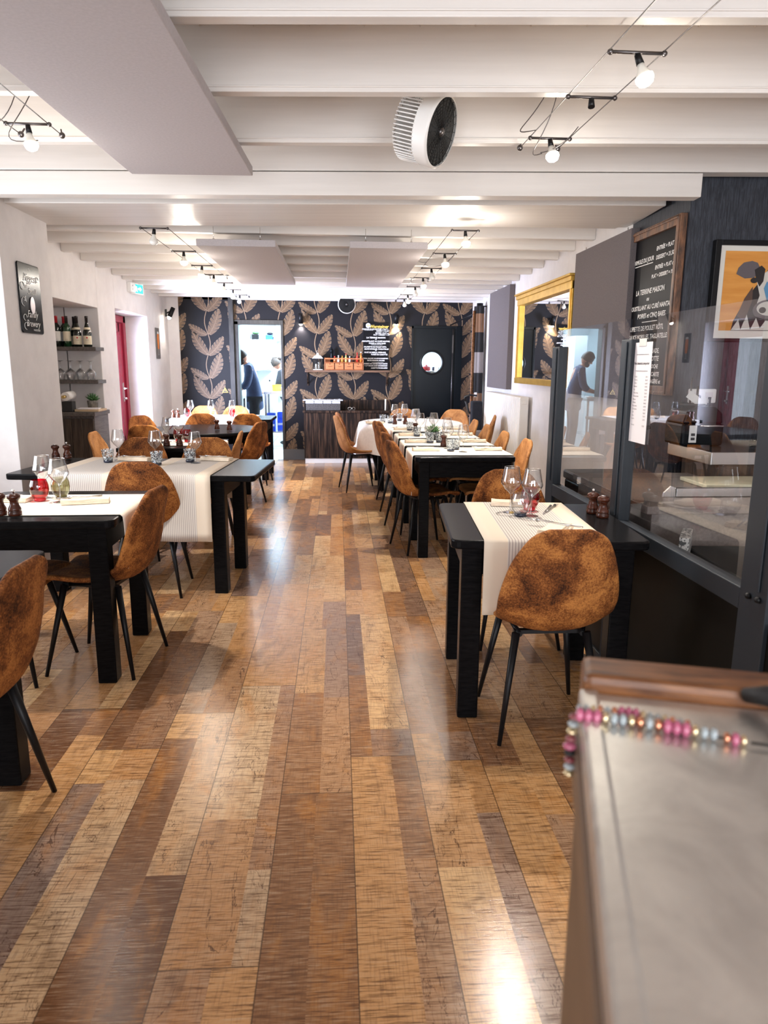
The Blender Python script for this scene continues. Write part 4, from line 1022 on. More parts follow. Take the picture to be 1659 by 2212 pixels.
# ================================================================ NICHE
t = thing('niche_cabinet', 'dark plank-fronted cabinet built in below the bottle niche', 'cabinet', (-2.745, 7.48, 0))
MB().box(-.325, .325, -.20, .235, .06, .895).build('body', wood_grey, t)
MB().box(-.33, .345, -.235, .238, .895, .935).build('countertop', wood_grey, t, .003)
oakp = noisy('dark_oak_planks', (0.022, 0.016, 0.013), (0.075, 0.055, 0.042), 5, .5, stretch=(8, 8, .6), spec=.25)
for s_ in (-1, 1):
    mb = MB()
    for k in range(3): a = s_*.16-.16+k*.107; mb.box(a+.002, a+.105, -.222, -.20, .10, .87)
    mb.build('door', oakp, t, .002)
for z, l in ((1.208, 'lower dark wooden shelf in the niche carrying upturned glasses'), (1.535, 'upper dark wooden shelf in the niche carrying wine bottles')):
    o = MB().box(-.325, .335, -.13, .13, 0, .036).build('niche_shelf', wood_grey, None, .003, (-2.75, 7.588, z)); tag(o, l, 'shelf', 'niche shelves')
def bottle(label, x, y, z, glass, foil, lab, burg, group='wine bottles in the niche', s=1.0):
    t = thing('wine_bottle', label, 'bottle', (x, y, z), 0, group)
    if burg: pr_ = [(.037, 0), (.041, .004), (.041, .130), (.036, .160), (.022, .205), (.0145, .235), (.0145, .28)]
    else: pr_ = [(.034, 0), (.0375, .004), (.0375, .185), (.032, .205), (.017, .225), (.0145, .235), (.0145, .28)]
    MB().lathe([(a*s, b*s) for a, b in pr_], 20).build('glass', glass, t)
    MB().lathe([(.0155*s, .232*s), (.0155*s, .282*s), (.0165*s, .283*s), (.0165*s, .298*s), (.014*s, .30*s)], 16).build('capsule', foil, t)
    r = (.0415 if burg else .038)*s
    v = []; f = []; n = 12; z0, z1 = (.022, .108) if burg else (.055, .150)
    for zz in (z0, z1):
        for i in range(n+1): a = R(-75+150*i/n); v.append((r*math.cos(a), r*math.sin(a), zz*s))
    for i in range(n): f.append((i, i+1, n+2+i, n+1+i))
    mb = MB().add(v, f, 0, True)
    v = [];
    if burg:
        M = plane_M((r+.0006, 0, .088*s), (0, 1, 0), (0, 0, 1)); mb.prism(ell(0, 0, .008, .008, 14), 0, .0003, 1, M)
    M = plane_M((r+.0006, 0, .060*s), (0, 1, 0), (0, 0, 1))
    for k in range(2): mb.box(-.016, .016, -.0008+.012*k, .0008+.012*k, 0, .0003, 2, M)
    mb.build('label_sticker', [lab, red_enamel, ink], t)
    if burg:
        v = []; f = []
        for rr, zz in ((.0300*s, .190*s), (.0355*s, .168*s)):
            for i in range(n+1): a = R(-80+160*i/n); v.append((rr*math.cos(a), rr*math.sin(a), zz))
        for i in range(n): f.append((i, i+1, n+2+i, n+1+i))
        MB().add(v, f, 0, True).build('neck_label', lab, t)
    return t
bz = 1.572
B1 = bottle('dark wine bottle with cream label, rightmost in the niche', -2.510, 7.53, bz, bottle_mat, black_foil, label_mat, True)
B1.rotation_euler.z = R(-80)
dup(B1, (-2.612, 7.54, bz), -76, 'dark wine bottle with cream label, second from the right in the niche', 'wine bottles in the niche')
dup(B1, (-2.672, 7.64, bz), -83, 'dark wine bottle with cream label, third from the right in the niche', 'wine bottles in the niche')
o = bottle('green wine bottle between the cream and white labelled ones', -2.716, 7.55, bz, green_bottle, black_foil, label_mat, False); o.rotation_euler.z = R(-85)
B2 = bottle('wine bottle with red capsule and white label, right one of two', -2.770, 7.63, bz, bottle_mat, red_foil, label_white, False); B2.rotation_euler.z = R(-80)
dup(B2, (-2.812, 7.54, bz), -78, 'wine bottle with red capsule and white label, left one of two', 'wine bottles in the niche')
o = bottle('wine bottle with dark capsule at the left end of the niche row', -2.862, 7.63, bz, bottle_mat, black_foil, label_white, False); o.rotation_euler.z = R(-80)
# upturned stem glasses
g, k = wine_geo()
t = thing('stem_glass', 'upturned stem glass on the lower niche shelf, right end of the front row', 'wine glass', (-2.495, 7.52, 1.245), 0, 'upturned glasses on the lower niche shelf')
MB().lathe([(r*.95, (.2-q)*.95) for r, q in g[:6]][::-1], 18, cap0=False).build('stem', clear_glass, t)
MB().lathe([(r*.95, (.205-q)*.95) for r, q in g[5:]][::-1], 18, cap0=False, cap1=False).build('bowl', clear_glass, t)
U0 = t
names = ['second', 'third', 'fourth', 'fifth', 'sixth', 'seventh', 'eighth']
for i in range(1, 4): dup(U0, (-2.495-.100*i, 7.52, 1.245), 0, 'upturned stem glass in the front row of the niche shelf, %s from the right' % names[i-1])
for i in range(4): dup(U0, (-2.545-.100*i, 7.63, 1.245), 0, 'upturned stem glass in the rear row of the niche shelf, %s from the right' % (['first']+names)[i])
# things on the niche cabinet
t = thing('rolling_pin_holder', 'white roll on a small dark stand at the left of the niche cabinet', 'paper roll', (-2.675, 7.34, .936))
MB().box(-.05, .05, -.06, .04, 0, .10).build('stand', rubber, t, .004)
mb = MB().rod((0, -.09, .15), (0, .10, .16), .042, n=20); mb.build('roll', white_plastic, t)
MB().rod((0, -.15, .148), (0, -.09, .15), .016).build('handle', pm('brass', (.55, .4, .15), .3, 1), t)
o = MB().prism(rounded(.26, .24, .01), 0, .022).build('cutting_board', noisy('pale_wood', (.50, .36, .22), (.60, .45, .28), 8, .6, stretch=(8, 1, 1)), None, .003, (-2.50, 7.44, .936), (0, 0, R(90))); tag(o, 'pale wooden board lying on the niche cabinet', 'board')
o = MB().prism(rounded(.17, .20, .004), 0, .008).build('menu_booklet', paper, None, .001, (-2.50, 7.40, .959), (0, 0, R(100))); tag(o, 'flat pale booklet on the wooden board in the niche', 'booklet')

# ================================================================ WALL THINGS LEFT
t = thing('tin_sign', 'black embossed tin sign with white lettering on the left pier', 'sign', (-2.06, 5.09, 1.60))
MX = plane_M((0.012, 0, 0), (0, 1, 0), (0, 0, 1))
MB().prism([(a, b+.225) for a, b in rounded(.345, .45, .02)], -.010, 0, 0, MX).build('plate', pm('black_enamel', (.005, .005, .006), .20, spec=.08), t, .005)
mb = MB()
Mt = lambda yy, zz: plane_M((0.0135, yy, zz), (0, 1, 0), (0, 0, 1))
for s, sz, yy, zz in (('The', .022, 0, .405), ('Biggest', .075, 0, .335), ('of', .045, -.07, .29), ('Small', .062, .02, .255), ('&', .05, -.10, .205), ('Family', .065, 0, .105), ('Brewery', .062, 0, .045), ('WARSTEINER', .018, .05, .018)):
    text_into(mb, s, sz, Mt(yy, zz), 0, shear=.35)
for y0, z0, rr in ((-.12, .30, .03), (-.12, .20, .035), (-.12, .10, .025), (-.115, .045, .028), (.12, .36, .02)):
    pts = [Mt(y0, z0) @ Vector((rr*math.cos(a/6), rr*math.sin(a/6)*.8, .001)) for a in range(0, 30)]; mb.tube(pts, .0018, 5)
mb.build('lettering', chalk, t)
MB().prism(ell(.01, .185, .035, .055), 0, .004, 0, Mt(0, 0)).build('oval_badge', pm('badge', (.62, .55, .56), .3, .3), t)

t = thing('exit_sign', 'lit green and white emergency exit sign on the left wall', 'exit sign', (XL, 8.98, 2.29))
MB().box(0, .05, -.16, .02, -.055, .055).build('housing', white_plastic, t, .006)
MB().rod((.051, -.10, .02), (.053, -.10, .02), .007).rod((.051, -.10, -.02), (.053, -.10, -.02), .005).build('indicator', ink, t)
Ms = plane_M((.054, 0.05, 0), (.30, .95, 0), (0, 0, 1))
mb = MB().box(-.11, .15, -.065, .065, -.006, 0, 0, Ms); mb.build('sign_frame', white_plastic, t, .004)
mb = MB().box(-.085, .135, -.05, .05, .0005, .002, 0, Ms).box(-.065, -.02, -.035, .035, .002, .0025, 1, Ms).prism([(.03, .012), (.07, .012), (.07, .028), (.11, 0), (.07, -.028), (.07, -.012), (.03, -.012)], .002, .0025, 1, Ms)
mb.prism(ell(-.0, .02, .008, .008, 12), .002, .0026, 1, Ms).prism([(-.012, .01), (.008, .01), (.012, -.012), (.022, -.035), (.012, -.035), (0, -.012), (-.012, -.035), (-.02, -.035)], .002, .0026, 1, Ms)
mb.build('pictogram', [pm('sign_green_lit', (.02, .35, .38), .4, emis=(.02, .50, .58), estr=.55), pm('sign_white_lit', (.8, 1, 1), .4, emis=(.7, 1, 1), estr=1.0)], t)

def sconce(label, loc, rz, group='small black wall spotlights', power=7):
    t = thing('wall_spotlight', label, 'wall spotlight', loc, rz, group)      # local -y looks into the room
    MB().box(-.03, .03, -.02, 0, -.05, .05).build('wall_plate', black_metal, t, .004)
    MB().rod((0, -.02, .0), (0, -.085, .03), .010).build('arm', black_metal, t)
    MB().rod((0, -.115, .075), (0, -.055, -.055), .030, .033, 18).build('housing', black_metal, t)
    d = Vector((0, .06, -.13)).normalized(); p = Vector((0, -.054, -.058))
    MB().sphere(p, .026, 14).build('bulb', bulb_on, t)
    l = spot_data(power, 100, .8); lo = bpy.data.objects.new('spot_beam', l); C.objects.link(lo); lo.parent = t
    lo.location = p+d*.035; lo.rotation_euler = (-d).to_track_quat('Z', 'Y').to_euler(); return t
sconce('black wall spotlight over the shelf on the wallpapered wall, left one', (-.53, YB-.005, 2.06), 0, power=9)
sconce('black wall spotlight beside the small chalkboard, right one', (.865, YB-.005, 2.07), 0, power=9)
sconce('black wall spotlight at the corner above the beer glass picture', (-2.40, 10.45, 2.11), 90+25, power=7)
t = thing('beer_picture', 'narrow grey tin picture of a beer glass by the red door', 'picture', (XL, 10.12, 1.48))
MX = plane_M((0.012, 0, 0), (0, 1, 0), (0, 0, 1))
MB().prism([(a, b+.205) for a, b in rounded(.20, .41, .01)], -.010, 0, 0, MX).build('plate', pm('grey_tin', (.16, .15, .15), .35, .5), t, .003)
mb = MB().prism([(-.03, .13), (.03, .13), (.045, .24), (.04, .33), (-.04, .33), (-.045, .24)], 0, .002, 0, MX).prism([(-.04, .33), (.04, .33), (.035, .36), (-.035, .36)], 0, .0025, 1, MX).box(-.008, .008, .06, .13, 0, .002, 2, MX).box(-.03, .03, .05, .06, 0, .002, 2, MX)
mb.build('beer_glass_image', [pm('beer_orange', (.75, .20, .02), .4), label_white, pm('grey_print', (.4, .38, .38), .4)], t)
o = MB().prism([(0, .05), (-.045, -.028), (.045, -.028)], 0, .003, 0, plane_M((-1.665, YB-.004, 1.03), (1, 0, 0), (0, 0, 1))).prism([(0, .032), (-.03, -.02), (.03, -.02)], .003, .0035, 1, plane_M((-1.665, YB-.004, 1.03), (1, 0, 0), (0, 0, 1))).prism([(.004, .022), (-.008, 0), (0, 0), (-.005, -.015), (.009, .005), (.001, .005)], .0035, .004, 0, plane_M((-1.665, YB-.004, 1.03), (1, 0, 0), (0, 0, 1))).build('warning_sticker', [gold_ink, ink])
tag(o, 'small yellow triangular warning sticker on the wallpaper left of the kitchen doorway', 'sticker')

# ================================================================ BACK WALL: sideboard and shelf
t = thing('sideboard', 'dark wood sideboard with white plinth against the wallpapered wall', 'sideboard', (.13, 10.594, 0))
MB().box(-.61, .61, -.18, .20, 0, .07).build('plinth', white_plastic, t)
mb = MB()
for k in range(9): a = -.62+k*1.24/9; mb.box(a, a+1.24/9-.0015, -.19, .20, .07, .735)
mb.build('front_planks', wood_dark, t)
MB().box(-.64, .64, -.21, .20, .735, .765).build('countertop', wood_dark, t, .003)
MB().box(-.63, .63, .15, .195, .765, .905).box(-.62, -.60, -.16, .15, .765, .87).box(.60, .62, -.05, .15, .765, .885).box(-.02, .0, -.05, .15, .765, .86).build('upstand', wood_dark, t, .002)
t = thing('wicker_basket', 'dark wicker basket holding white cutlery trays on the sideboard', 'basket', (-.21, 10.52, .766))
MB().box(-.25, .25, -.10, .11, 0, .10).build('body', noisy('dark_wicker', (.02, .018, .017), (.10, .09, .085), 60, .7, .6, stretch=(1, 1, 2)), t, .008)
mb = MB()
for k in range(4): a = -.255+.127*k; mb.box(a, a+.12, -.09, .10, .10, .14)
mb.box(-.29, .285, -.12, .12, .140, .152); mb.build('tray', pm('pale_grey_tray', (.55, .57, .62), .4), t, .003)
mb = MB()
for k in range(14): a = random.uniform(-.24, .18); mb.rod((a, random.uniform(-.07, .06), .157), (a+.09, random.uniform(-.07, .06), .160), .004, n=6)
mb.build('cutlery_pieces', steel, t)
t = thing('spectacles', 'pair of round spectacles lying on the sideboard', 'glasses', (.20, 10.47, .766))
mb = MB()
for s in (-.028, .028): mb.tube([(s+.022*math.cos(a*PI/8), 0, .024+.022*math.sin(a*PI/8)) for a in range(17)], .0025, 6)
mb.rod((-.006, 0, .03), (.006, 0, .03), .002).rod((-.05, 0, .03), (-.055, .10, .02), .002).rod((.05, 0, .03), (.055, .10, .02), .002).build('frame', chrome, t)
o = MB().lathe([(.012, 0), (.012, .16), (.004, .165)], 14).build('candle', pm('wax', (.8, .76, .62), .5), None, 0, (.70, 10.50, .766)); tag(o, 'slim cream candle at the right end of the sideboard', 'candle')
t = thing('wall_shelf', 'dark wooden shelf on brackets fixed to the wallpapered wall', 'shelf', (.145, YB, 1.31))
MB().box(-.62, .62, -.20, 0, 0, .030).build('board', noisy('shelf_wood', (.06, .030, .018), (.20, .105, .06), 6, .5, stretch=(1, 8, 8)), t, .003)
for s in (-1, 1): MB().box(s*.59-.012, s*.59+.012, -.014, 0, -.20, 0).box(s*.59-.012, s*.59+.012, -.18, 0, -.014, 0).rod((s*.59, -.16, -.01), (s*.59, -.01, -.17), .007, n=6).build('bracket', wood_dark, t)
SHZ = 1.341
t = thing('lantern', 'white roofed glass lantern with two candles on the wall shelf', 'lantern', (-.29, YB-.11, SHZ), 12)
MB().box(-.062, .062, -.062, .062, 0, .012).build('base', white_plastic, t, .002)
mb = MB()
for sx in (-1, 1):
    for sy in (-1, 1): mb.box(sx*.058-.004, sx*.058+.004, sy*.058-.004, sy*.058+.004, .01, .165)
for s in (-1, 1):
    for a, b in ((-.055, .055), (.055, -.055)): mb.rod((a, s*.058, .014), (b, s*.058, .16), .0018, n=5).rod((s*.058, a, .014), (s*.058, b, .16), .0018, n=5)
mb.build('frame', black_metal, t)
MB().box(-.055, .055, -.056, -.055, .012, .163).box(-.056, -.055, -.055, .055, .012, .163).box(.055, .056, -.055, .055, .012, .163).build('pane', clear_glass, t)
MB().lathe([(.098, .165), (.055, .205), (.022, .215), (.020, .235), (.004, .245)], 4, smooth=False, M=Matrix.Rotation(PI/4, 4, 'Z')).build('roof', white_plastic, t)
MB().tube([(.016*math.cos(a*PI/8), 0, .262+.016*math.sin(a*PI/8)) for a in range(17)], .002, 6).build('ring', chrome, t)
for x, h in ((-.022, .085), (.022, .11)): MB().lathe([(.018, .012), (.018, h), (.004, h+.004)], 14, cx=x).build('candle', MATS['wax'], t)
t = thing('tall_pepper_mill', 'tall glossy black pepper mill on the wall shelf', 'mill', (-.085, YB-.06, SHZ))
MB().lathe([(.030, 0), (.030, .02), (.022, .06), (.026, .11), (.019, .15), (.024, .19), (.016, .23), (.022, .25)], 20).build('body', gloss_black, t)
MB().lathe([(.022, .252), (.026, .275), (.020, .30), (.006, .31), (.008, .325), (.003, .333)], 20).build('head', gloss_black, t)
t = thing('spice_rack', 'orange wooden spice rack with four little drawers on the wall shelf', 'spice rack', (.095, YB-.115, SHZ))
MB().box(-.285, .285, -.07, .07, 0, .008).box(-.285, .285, .06, .07, 0, .18).box(-.285, -.275, -.07, .07, 0, .175).box(.275, .285, -.07, .07, 0, .175).box(-.285, .285, -.07, .07, .105, .112).box(-.285, .285, -.07, -.062, .155, .170).build('case', wood_orange, t, .002)
for k in range(4):
    x = -.205+.1375*k; dr = MB().box(x-.062, x+.062, -.076, .05, .012, .100).build('drawer', wood_orange, t, .003)
    MB().tube([(x-.022, -.077, .055), (x-.02, -.090, .050), (x+.02, -.090, .050), (x+.022, -.077, .055)], .0022, 6).prism([(x-.012, .092), (x+.012, .092), (x, .078)], 0, .001, 0, plane_M((0, -.0765, 0), (1, 0, 0), (0, 0, 1))).build('drawer_pull', black_metal, dr)
cols = [('brown', .45, .14, .04), ('white', .75, .73, .66), ('amber', .6, .3, .06), ('yellow', .75, .6, .2), ('clear', .6, .62, .6), ('dark', .03, .02, .02), ('red', .5, .05, .03), ('orange', .65, .22, .04)]
for k, (cn, *cc) in enumerate(cols):
    h = .07+.012*((k*5) % 4)+(.03 if k > 4 else 0); x = -.135+.055*k
    t = thing('spice_bottle', 'small %s bottle standing in the orange spice rack' % cn, 'bottle', (.095+x, YB-.115, SHZ+.114), 0, 'small bottles in the spice rack')
    MB().lathe([(.017, 0), (.018, h*.62), (.008, h*.8), (.008, h)], 14).build('body', pm('spice_'+cn, tuple(cc), .2, coat=.4), t)
    MB().lathe([(.010, h), (.010, h+.016)], 12).build('cap', red_enamel if k % 3 == 0 else (white_plastic if k % 3 == 1 else black_metal), t)

# menu writing
menu = [('ou', 1), ('CROUSTILLANT AU CURÉ NANTAIS,', 1), ('POIRES et CINQ BAIES', 1), ('_', .6), ('PAUPIETTE DE POULET RÔTI,', 1), ('SAUCE MORILLES, TAGLIATELLES', 1), ('ou', .8), ('PAVÉ DE MERLU, PIPERADE,', 1), ('PURÉE DE CAROTTE', 1)]
t = thing('small_chalkboard', 'small chalkboard menu with gold brand heading standing on the wall shelf', 'chalkboard', (.568, YB-.02, SHZ))
MB().box(-.19, .19, -.016, 0, 0, .69).build('board', chalk_black, t, .002)
mb = MB(); Mb = lambda x, z: plane_M((x, -.0175, z), (1, 0, 0), (0, 0, 1))
text_into(mb, 'Warsteiner', .060, Mb(.048, .612), 1, bold=.0022)
mb.prism(ell(-.115, .645, .035, .035, 24), 0, .0006, 0, Mb(0, 0)).box(-.14, -.09, .638, .650, .0006, .001, 1, Mb(0, 0))
for s, sz, x, z in (('FORMULE DU JOUR', .024, -.10, .585), ('ENTRÉE + PLAT +', .024, .09, .585), ('DESSERT = 21,50€', .024, .10, .560), ('ENTRÉE + PLAT ou', .024, .09, .530), ('PLAT + DESSERT = 19€', .024, .085, .505), ('LA TERRINE MAISON', .030, .0, .462), ('ou', .022, 0, .445),
                    ('CROUSTILLANT AU CURÉ NANTAIS,', .0255, 0, .412), ('POIRES et CINQ BAIES', .0255, .02, .382), ('PAUPIETTE DE POULET RÔTI,', .0255, -.01, .330), ('SAUCE MORILLES, TAGLIATELLES', .0245, .01, .300), ('ou', .02, 0, .282),
                    ('PAVÉ DE MERLU, PIPERADE,', .0265, -.01, .250), ('PURÉE DE CAROTTE', .0265, .05, .220), ('STEAK, SALADE, SAUCE ROQUEFORT,', .0225, -.005, .165), ('FRITES MAISON, SALADE', .0235, 0, .135),
                    ('DESSERT AU CHOIX À LA CARTE', .0245, -.01, .088), ('+ 2 € POUR CAFÉ GOURMAND', .0245, 0, .058), ('ASSIETTE FROMAGÈRE', .0245, .05, .025)):
    ml = MB(); text_into(ml, s, sz, Mb(x, z), 0, shear=.1, bold=.0009); ml.build('chalk_line', chalk, t)
mb.box(-.07, .10, .367, .370, 0, .0006, 0, Mb(0, 0)).box(-.06, .11, .112, .115, 0, .0006, 0, Mb(0, 0)).box(-.17, -.04, .577, .580, 0, .0006, 0, Mb(0, 0))
mb.build('heading', [chalk, gold_ink], t)

# ================================================================ RIGHT WALL
def wall_panel(label, y0, y1, z0, z1):
    t = thing('acoustic_panel', label, 'acoustic panel', (XR, (y0+y1)/2, z0), 0, 'dark grey acoustic panels on the right wall'); h = (y1-y0)/2
    MB().box(-.065, -.006, -h, h, 0, z1-z0).build('panel', grey_fabric, t, .003)
    mb = MB().rod((-.03, -h+.15, z1-z0), (-.03, -h+.15, z1-z0+.03), .004).rod((-.03, h-.15, z1-z0), (-.03, h-.15, z1-z0+.03), .004); mb.build('hook', chrome, t)
wall_panel('dark grey acoustic panel on the right wall, nearer one between mirror and chalkboard', 4.98, 6.13, 1.18, 2.33)
wall_panel('dark grey acoustic panel on the right wall, further one above the radiator', 8.45, 9.55, 1.14, 2.34)
t = thing('gilt_mirror', 'large gilt framed mirror on the right wall between the grey panels', 'mirror', (XR, 7.12, 1.24))
h = .93
MB().box(-.030, -.004, -h+.06, h-.06, .05, .86).build('glass', mirror_mat, t)
mb = MB().box(-.06, -.004, -h, -h+.075, 0, .90).box(-.06, -.004, h-.075, h, 0, .90).box(-.065, -.004, -h-.02, h+.02, -.015, .045)
mb.box(-.07, -.004, -h, h, .82, .89).box(-.085, -.004, -h-.015, h+.015, .885, .925).box(-.10, -.004, -h-.03, h+.03, .925, .945).box(-.068, -.06, -h+.02, -h+.045, .04, .84).box(-.068, -.06, h-.045, h-.02, .04, .84)
mb.build('frame', gold, t, .006)
# chalkboard
t = thing('menu_chalkboard', 'large wood framed menu chalkboard on the navy wall', 'chalkboard', (2.06, 4.69, 1.235))
hw = .385
MB().box(-.022, -.004, -hw+.04, hw-.04, .04, 1.02).build('board', chalk_black, t)
fw = noisy('carved_frame_wood', (.05, .028, .02), (.24, .11, .055), 9, .4, stretch=(4, 4, 1))
mb = MB().box(-.045, -.002, -hw, -hw+.055, 0, 1.06).box(-.045, -.002, hw-.055, hw, 0, 1.06).box(-.0445, -.0025, -hw+.055, hw-.055, .0005, .055).box(-.0445, -.0025, -hw+.055, hw-.055, 1.0, 1.0595)
mb.box(-.052, -.045, -hw+.012, -hw+.024, .012, 1.048).box(-.052, -.045, hw-.024, hw-.012, .012, 1.048).box(-.052, -.045, -hw+.012, hw-.012, .012, .024).box(-.052, -.045, -hw+.012, hw-.012, 1.036, 1.048)
mb.build('frame', fw, t, .004)
mb = MB(); Mb = lambda y, z: plane_M((-.0235, -y, z), (0, -1, 0), (0, 0, 1))
for s, sz, x, z in (('FORMULE DU JOUR', .052, -.175, .85), ('ENTRÉE + PLAT +', .047, .185, .90), ('DESSERT = 21,50€', .047, .19, .845), ('ENTRÉE + PLAT ou', .045, .185, .785), ('PLAT + DESSERT = 19€', .043, .165, .735), ('LA TERRINE MAISON', .05, -.02, .645), ('ou', .04, -.04, .60),
                    ('CROUSTILLANT AU CURÉ NANTAIS,', .044, -.01, .545), ('POIRES et CINQ BAIES', .046, .03, .490), ('PAUPIETTE DE POULET RÔTI,', .046, -.06, .410), ('SAUCE MORILLES, TAGLIATELLES', .044, .0, .355), ('ou', .036, -.03, .315),
                    ('PAVÉ DE MERLU, PIPERADE,', .044, -.06, .262), ('PURÉE DE CAROTTE', .046, .0, .212), ('FRAISE MELBA, BRIOCHE', .038, .0, .165), ('DESSERT À LA CARTE', .040, .04, .115), ('ASSIETTE FROMAGÈRE et', .038, .05, .070)):
    ml = MB(); text_into(ml, s, sz*(.74 if z > .72 else .93), Mb(x*.93, z), 0, shear=.12, bold=.0010); ml.build('chalk_line', chalk, t)
mb.box(-.28, -.0, .832, .837, 0, .0008, 0, Mb(0, 0)).box(-.10, .13, .462, .467, 0, .0008, 0, Mb(0, 0))
mb.build('underlines', chalk, t)
# radiator
t = thing('radiator', 'white ribbed cast radiator under the far grey panel', 'radiator', (XR, 8.44, .14))
mb = MB()
for k in range(30): y = -.90+k*.062; mb.box(-.13, -.03, y-.023, y+.023, 0, .95)
mb.build('ribs', radiator_paint, t, .014)
MB().box(-.11, -.05, -.93, .93, .87, .91).box(-.11, -.05, -.93, .93, .03, .07).build('headers', radiator_paint, t, .01)
MB().rod((-.08, -.96, .05), (-.08, -.96, -.14), .012).rod((-.08, -.93, .05), (-.08, -.97, .05), .016).build('valve_pipe', radiator_paint, t)
for s in (-1, 1): MB().box(-.12, -.004, s*.7-.02, s*.7+.02, -.14, 0).build('foot', radiator_paint, t)
# curtain
t = thing('gathered_curtain', 'gathered colour-block curtain in brown, black and grey on a black rod', 'curtain', (1.965, 10.05, 0))
cols = [pm('velvet_brown', (.16, .075, .032), .8, sheen=.4), pm('velvet_black', (.006, .005, .006), .8), pm('velvet_grey', (.22, .195, .19), .8, sheen=.4), pm('velvet_black', (.006, .005, .006), .8)]
zs = [0.02, .25, .50, .78, 1.04, 1.32, 1.60, 1.87, 2.12, 2.22]; ci = [1, 2, 3, 0, 1, 2, 3, 0, 1]
mb = MB(); n = 40
for a in range(9):
    v = []
    for k, zz in enumerate((zs[a], zs[a+1])):
        for i in range(n):
            th = 2*PI*i/n; rr = .055+.010*math.sin(7*th)+(.012*math.sin(zz*1.3)); v.append((rr*math.cos(th), rr*1.2*math.sin(th), zz))
    mb.add(v, [(i, (i+1) % n, n+(i+1) % n, n+i) for i in range(n)], ci[a], True)
mb.build('fabric', cols, t, clean=False)
mb = MB()
for i in range(3): mb.tube([(-.068-.012*i, -.01*i, 2.16), (-.072-.012*i, -.01*i, 1.2), (-.066-.012*i, -.01*i, .35)], .008, 8)
mb.build('brown_lining', wood_warm, t)
MB().rod((0, 0, 2.16), (-.30, .66, 2.00), .010).rod((0, 0, 2.16), (.0, .0, 2.26), .045).rod((.03, 0, 2.22), (.10, 0, 2.22), .01).rod((-.05, .04, 2.10), (-.05, .04, 2.22), .022).build('rod', black_metal, t)
MB().box(-.055, -.02, -.082, -.072, .99, 1.05).build('tag', label_white, t)
t = thing('highchair', 'black folding high chair parked behind the radiator corner', 'high chair', (1.88, 9.62, 0))
MB().tube([(-.16, 0, .95), (-.17, -.02, 1.0), (-.10, -.02, 1.03), (.0, 0, 1.02)], .013, 8).tube([(-.16, 0, .96), (-.10, .02, .80), (0, .02, .70)], .013, 8).build('push_bar', rubber, t)
MB().box(-.08, .07, -.06, .06, .55, .95).build('back_pad', black_cloth, t, .02)
MB().box(-.10, .08, -.07, .08, .40, .56).build('seat_pad', pm('grey_pad', (.28, .25, .24), .8), t, .02)
for sx in (-1, 1):
    for sy in (-1, 1): MB().rod((sx*.06, sy*.05, .42), (sx*.12, sy*.14, 0), .011).build('leg', black_metal, t)

# cow painting on the navy wall facing the camera
YN = 4.29
t = thing('cow_painting', 'framed painting of a cow head on orange ground on the navy wall', 'painting', (2.66, YN, 1.58))
MB().box(-.42, .42, -.028, 0, 0, .54).build('mat_board', pm('ivory_mat', (.74, .72, .66), .7), t)
MB().box(-.445, -.41, -.045, 0, -.02, .56).box(.41, .445, -.045, 0, -.02, .56).box(-.41, .41, -.0445, 0, .53, .5595).box(-.41, .41, -.03, 0, -.02, 0).build('frame', black_metal, t, .003)
orange = noisy('orange_ground', (.62, .24, .035), (.78, .36, .08), 5, .7, stretch=(.4, 1, 3), lo=.3, hi=.7)
Mc = plane_M((0, -.0295, 0), (1, 0, 0), (0, 0, 1))
cw = pm('cow_white', (.62, .60, .55), .7); cb = pm('cow_dark', (.018, .013, .014), .6); cg = pm('cow_grey', (.12, .10, .11), .6); cbr = pm('cow_brown', (.10, .055, .04), .6); cbl = pm('cow_blue', (.10, .28, .48), .6)
mb = MB().box(-.375, .375, .045, .50, 0, .0006, 0, Mc)
E0 = .0008
def poly(p, mi, k): mb.prism(p, E0*k, E0*k+.0006, mi, Mc)
poly([(-.13, .355), (-.09, .43), (.0, .44), (.09, .43), (.13, .355), (.17, .25), (.15, .10), (.10, .045), (-.30, .045), (-.29, .10), (-.24, .20), (-.18, .29)], 2, 1)
_p0 = poly
def poly(p, mi, k): _p0([(x-.072, y) for x, y in p], mi, k)
poly([(-.05, .38), (-.09, .40), (-.10, .34), (-.07, .25), (-.09, .17), (-.06, .13), (.06, .13), (.09, .17), (.07, .25), (.10, .34), (.09, .40), (.03, .44)], 1, 2)
_p0([(-.30, .047), (-.26, .11), (-.24, .05), (-.21, .14), (-.18, .05), (-.15, .12), (-.12, .06), (-.08, .12), (-.04, .06), (.02, .12), (.08, .05)], 1, 3)
_p0([(-.30, .37), (-.245, .345), (-.19, .35), (-.165, .375), (-.16, .41), (-.175, .435), (-.21, .445), (-.26, .435), (-.29, .405), (-.315, .43), (-.31, .395)][:9], 3, 3)
poly([(.30, .37), (.16, .36), (.15, .41), (.20, .445), (.28, .42)], 3, 3)
_p0([(-.19, .395), (-.15, .42), (-.125, .40), (-.13, .33), (-.15, .30), (-.175, .34)], 2, 4)
poly(ell(-.115, .335, .022, .016, 16), 2, 5); poly(ell(.115, .335, .022, .016, 16), 2, 5)
_p0([(-.27, .13), (-.235, .23), (-.19, .30), (-.185, .22), (-.22, .10)], 4, 3)
poly(ell(0, .165, .105, .062, 24), 3, 4); poly(ell(-.002, .175, .080, .042, 24), 1, 5)
poly(ell(-.045, .165, .022, .018, 14), 2, 6); poly(ell(.045, .165, .022, .018, 14), 2, 6)
poly([(-.02, .21), (-.05, .29), (-.035, .33), (.01, .29), (.02, .21)], 5, 4)
poly([(-.09, .13), (-.04, .115), (.04, .115), (.09, .13), (.05, .105), (-.05, .105)], 2, 6)
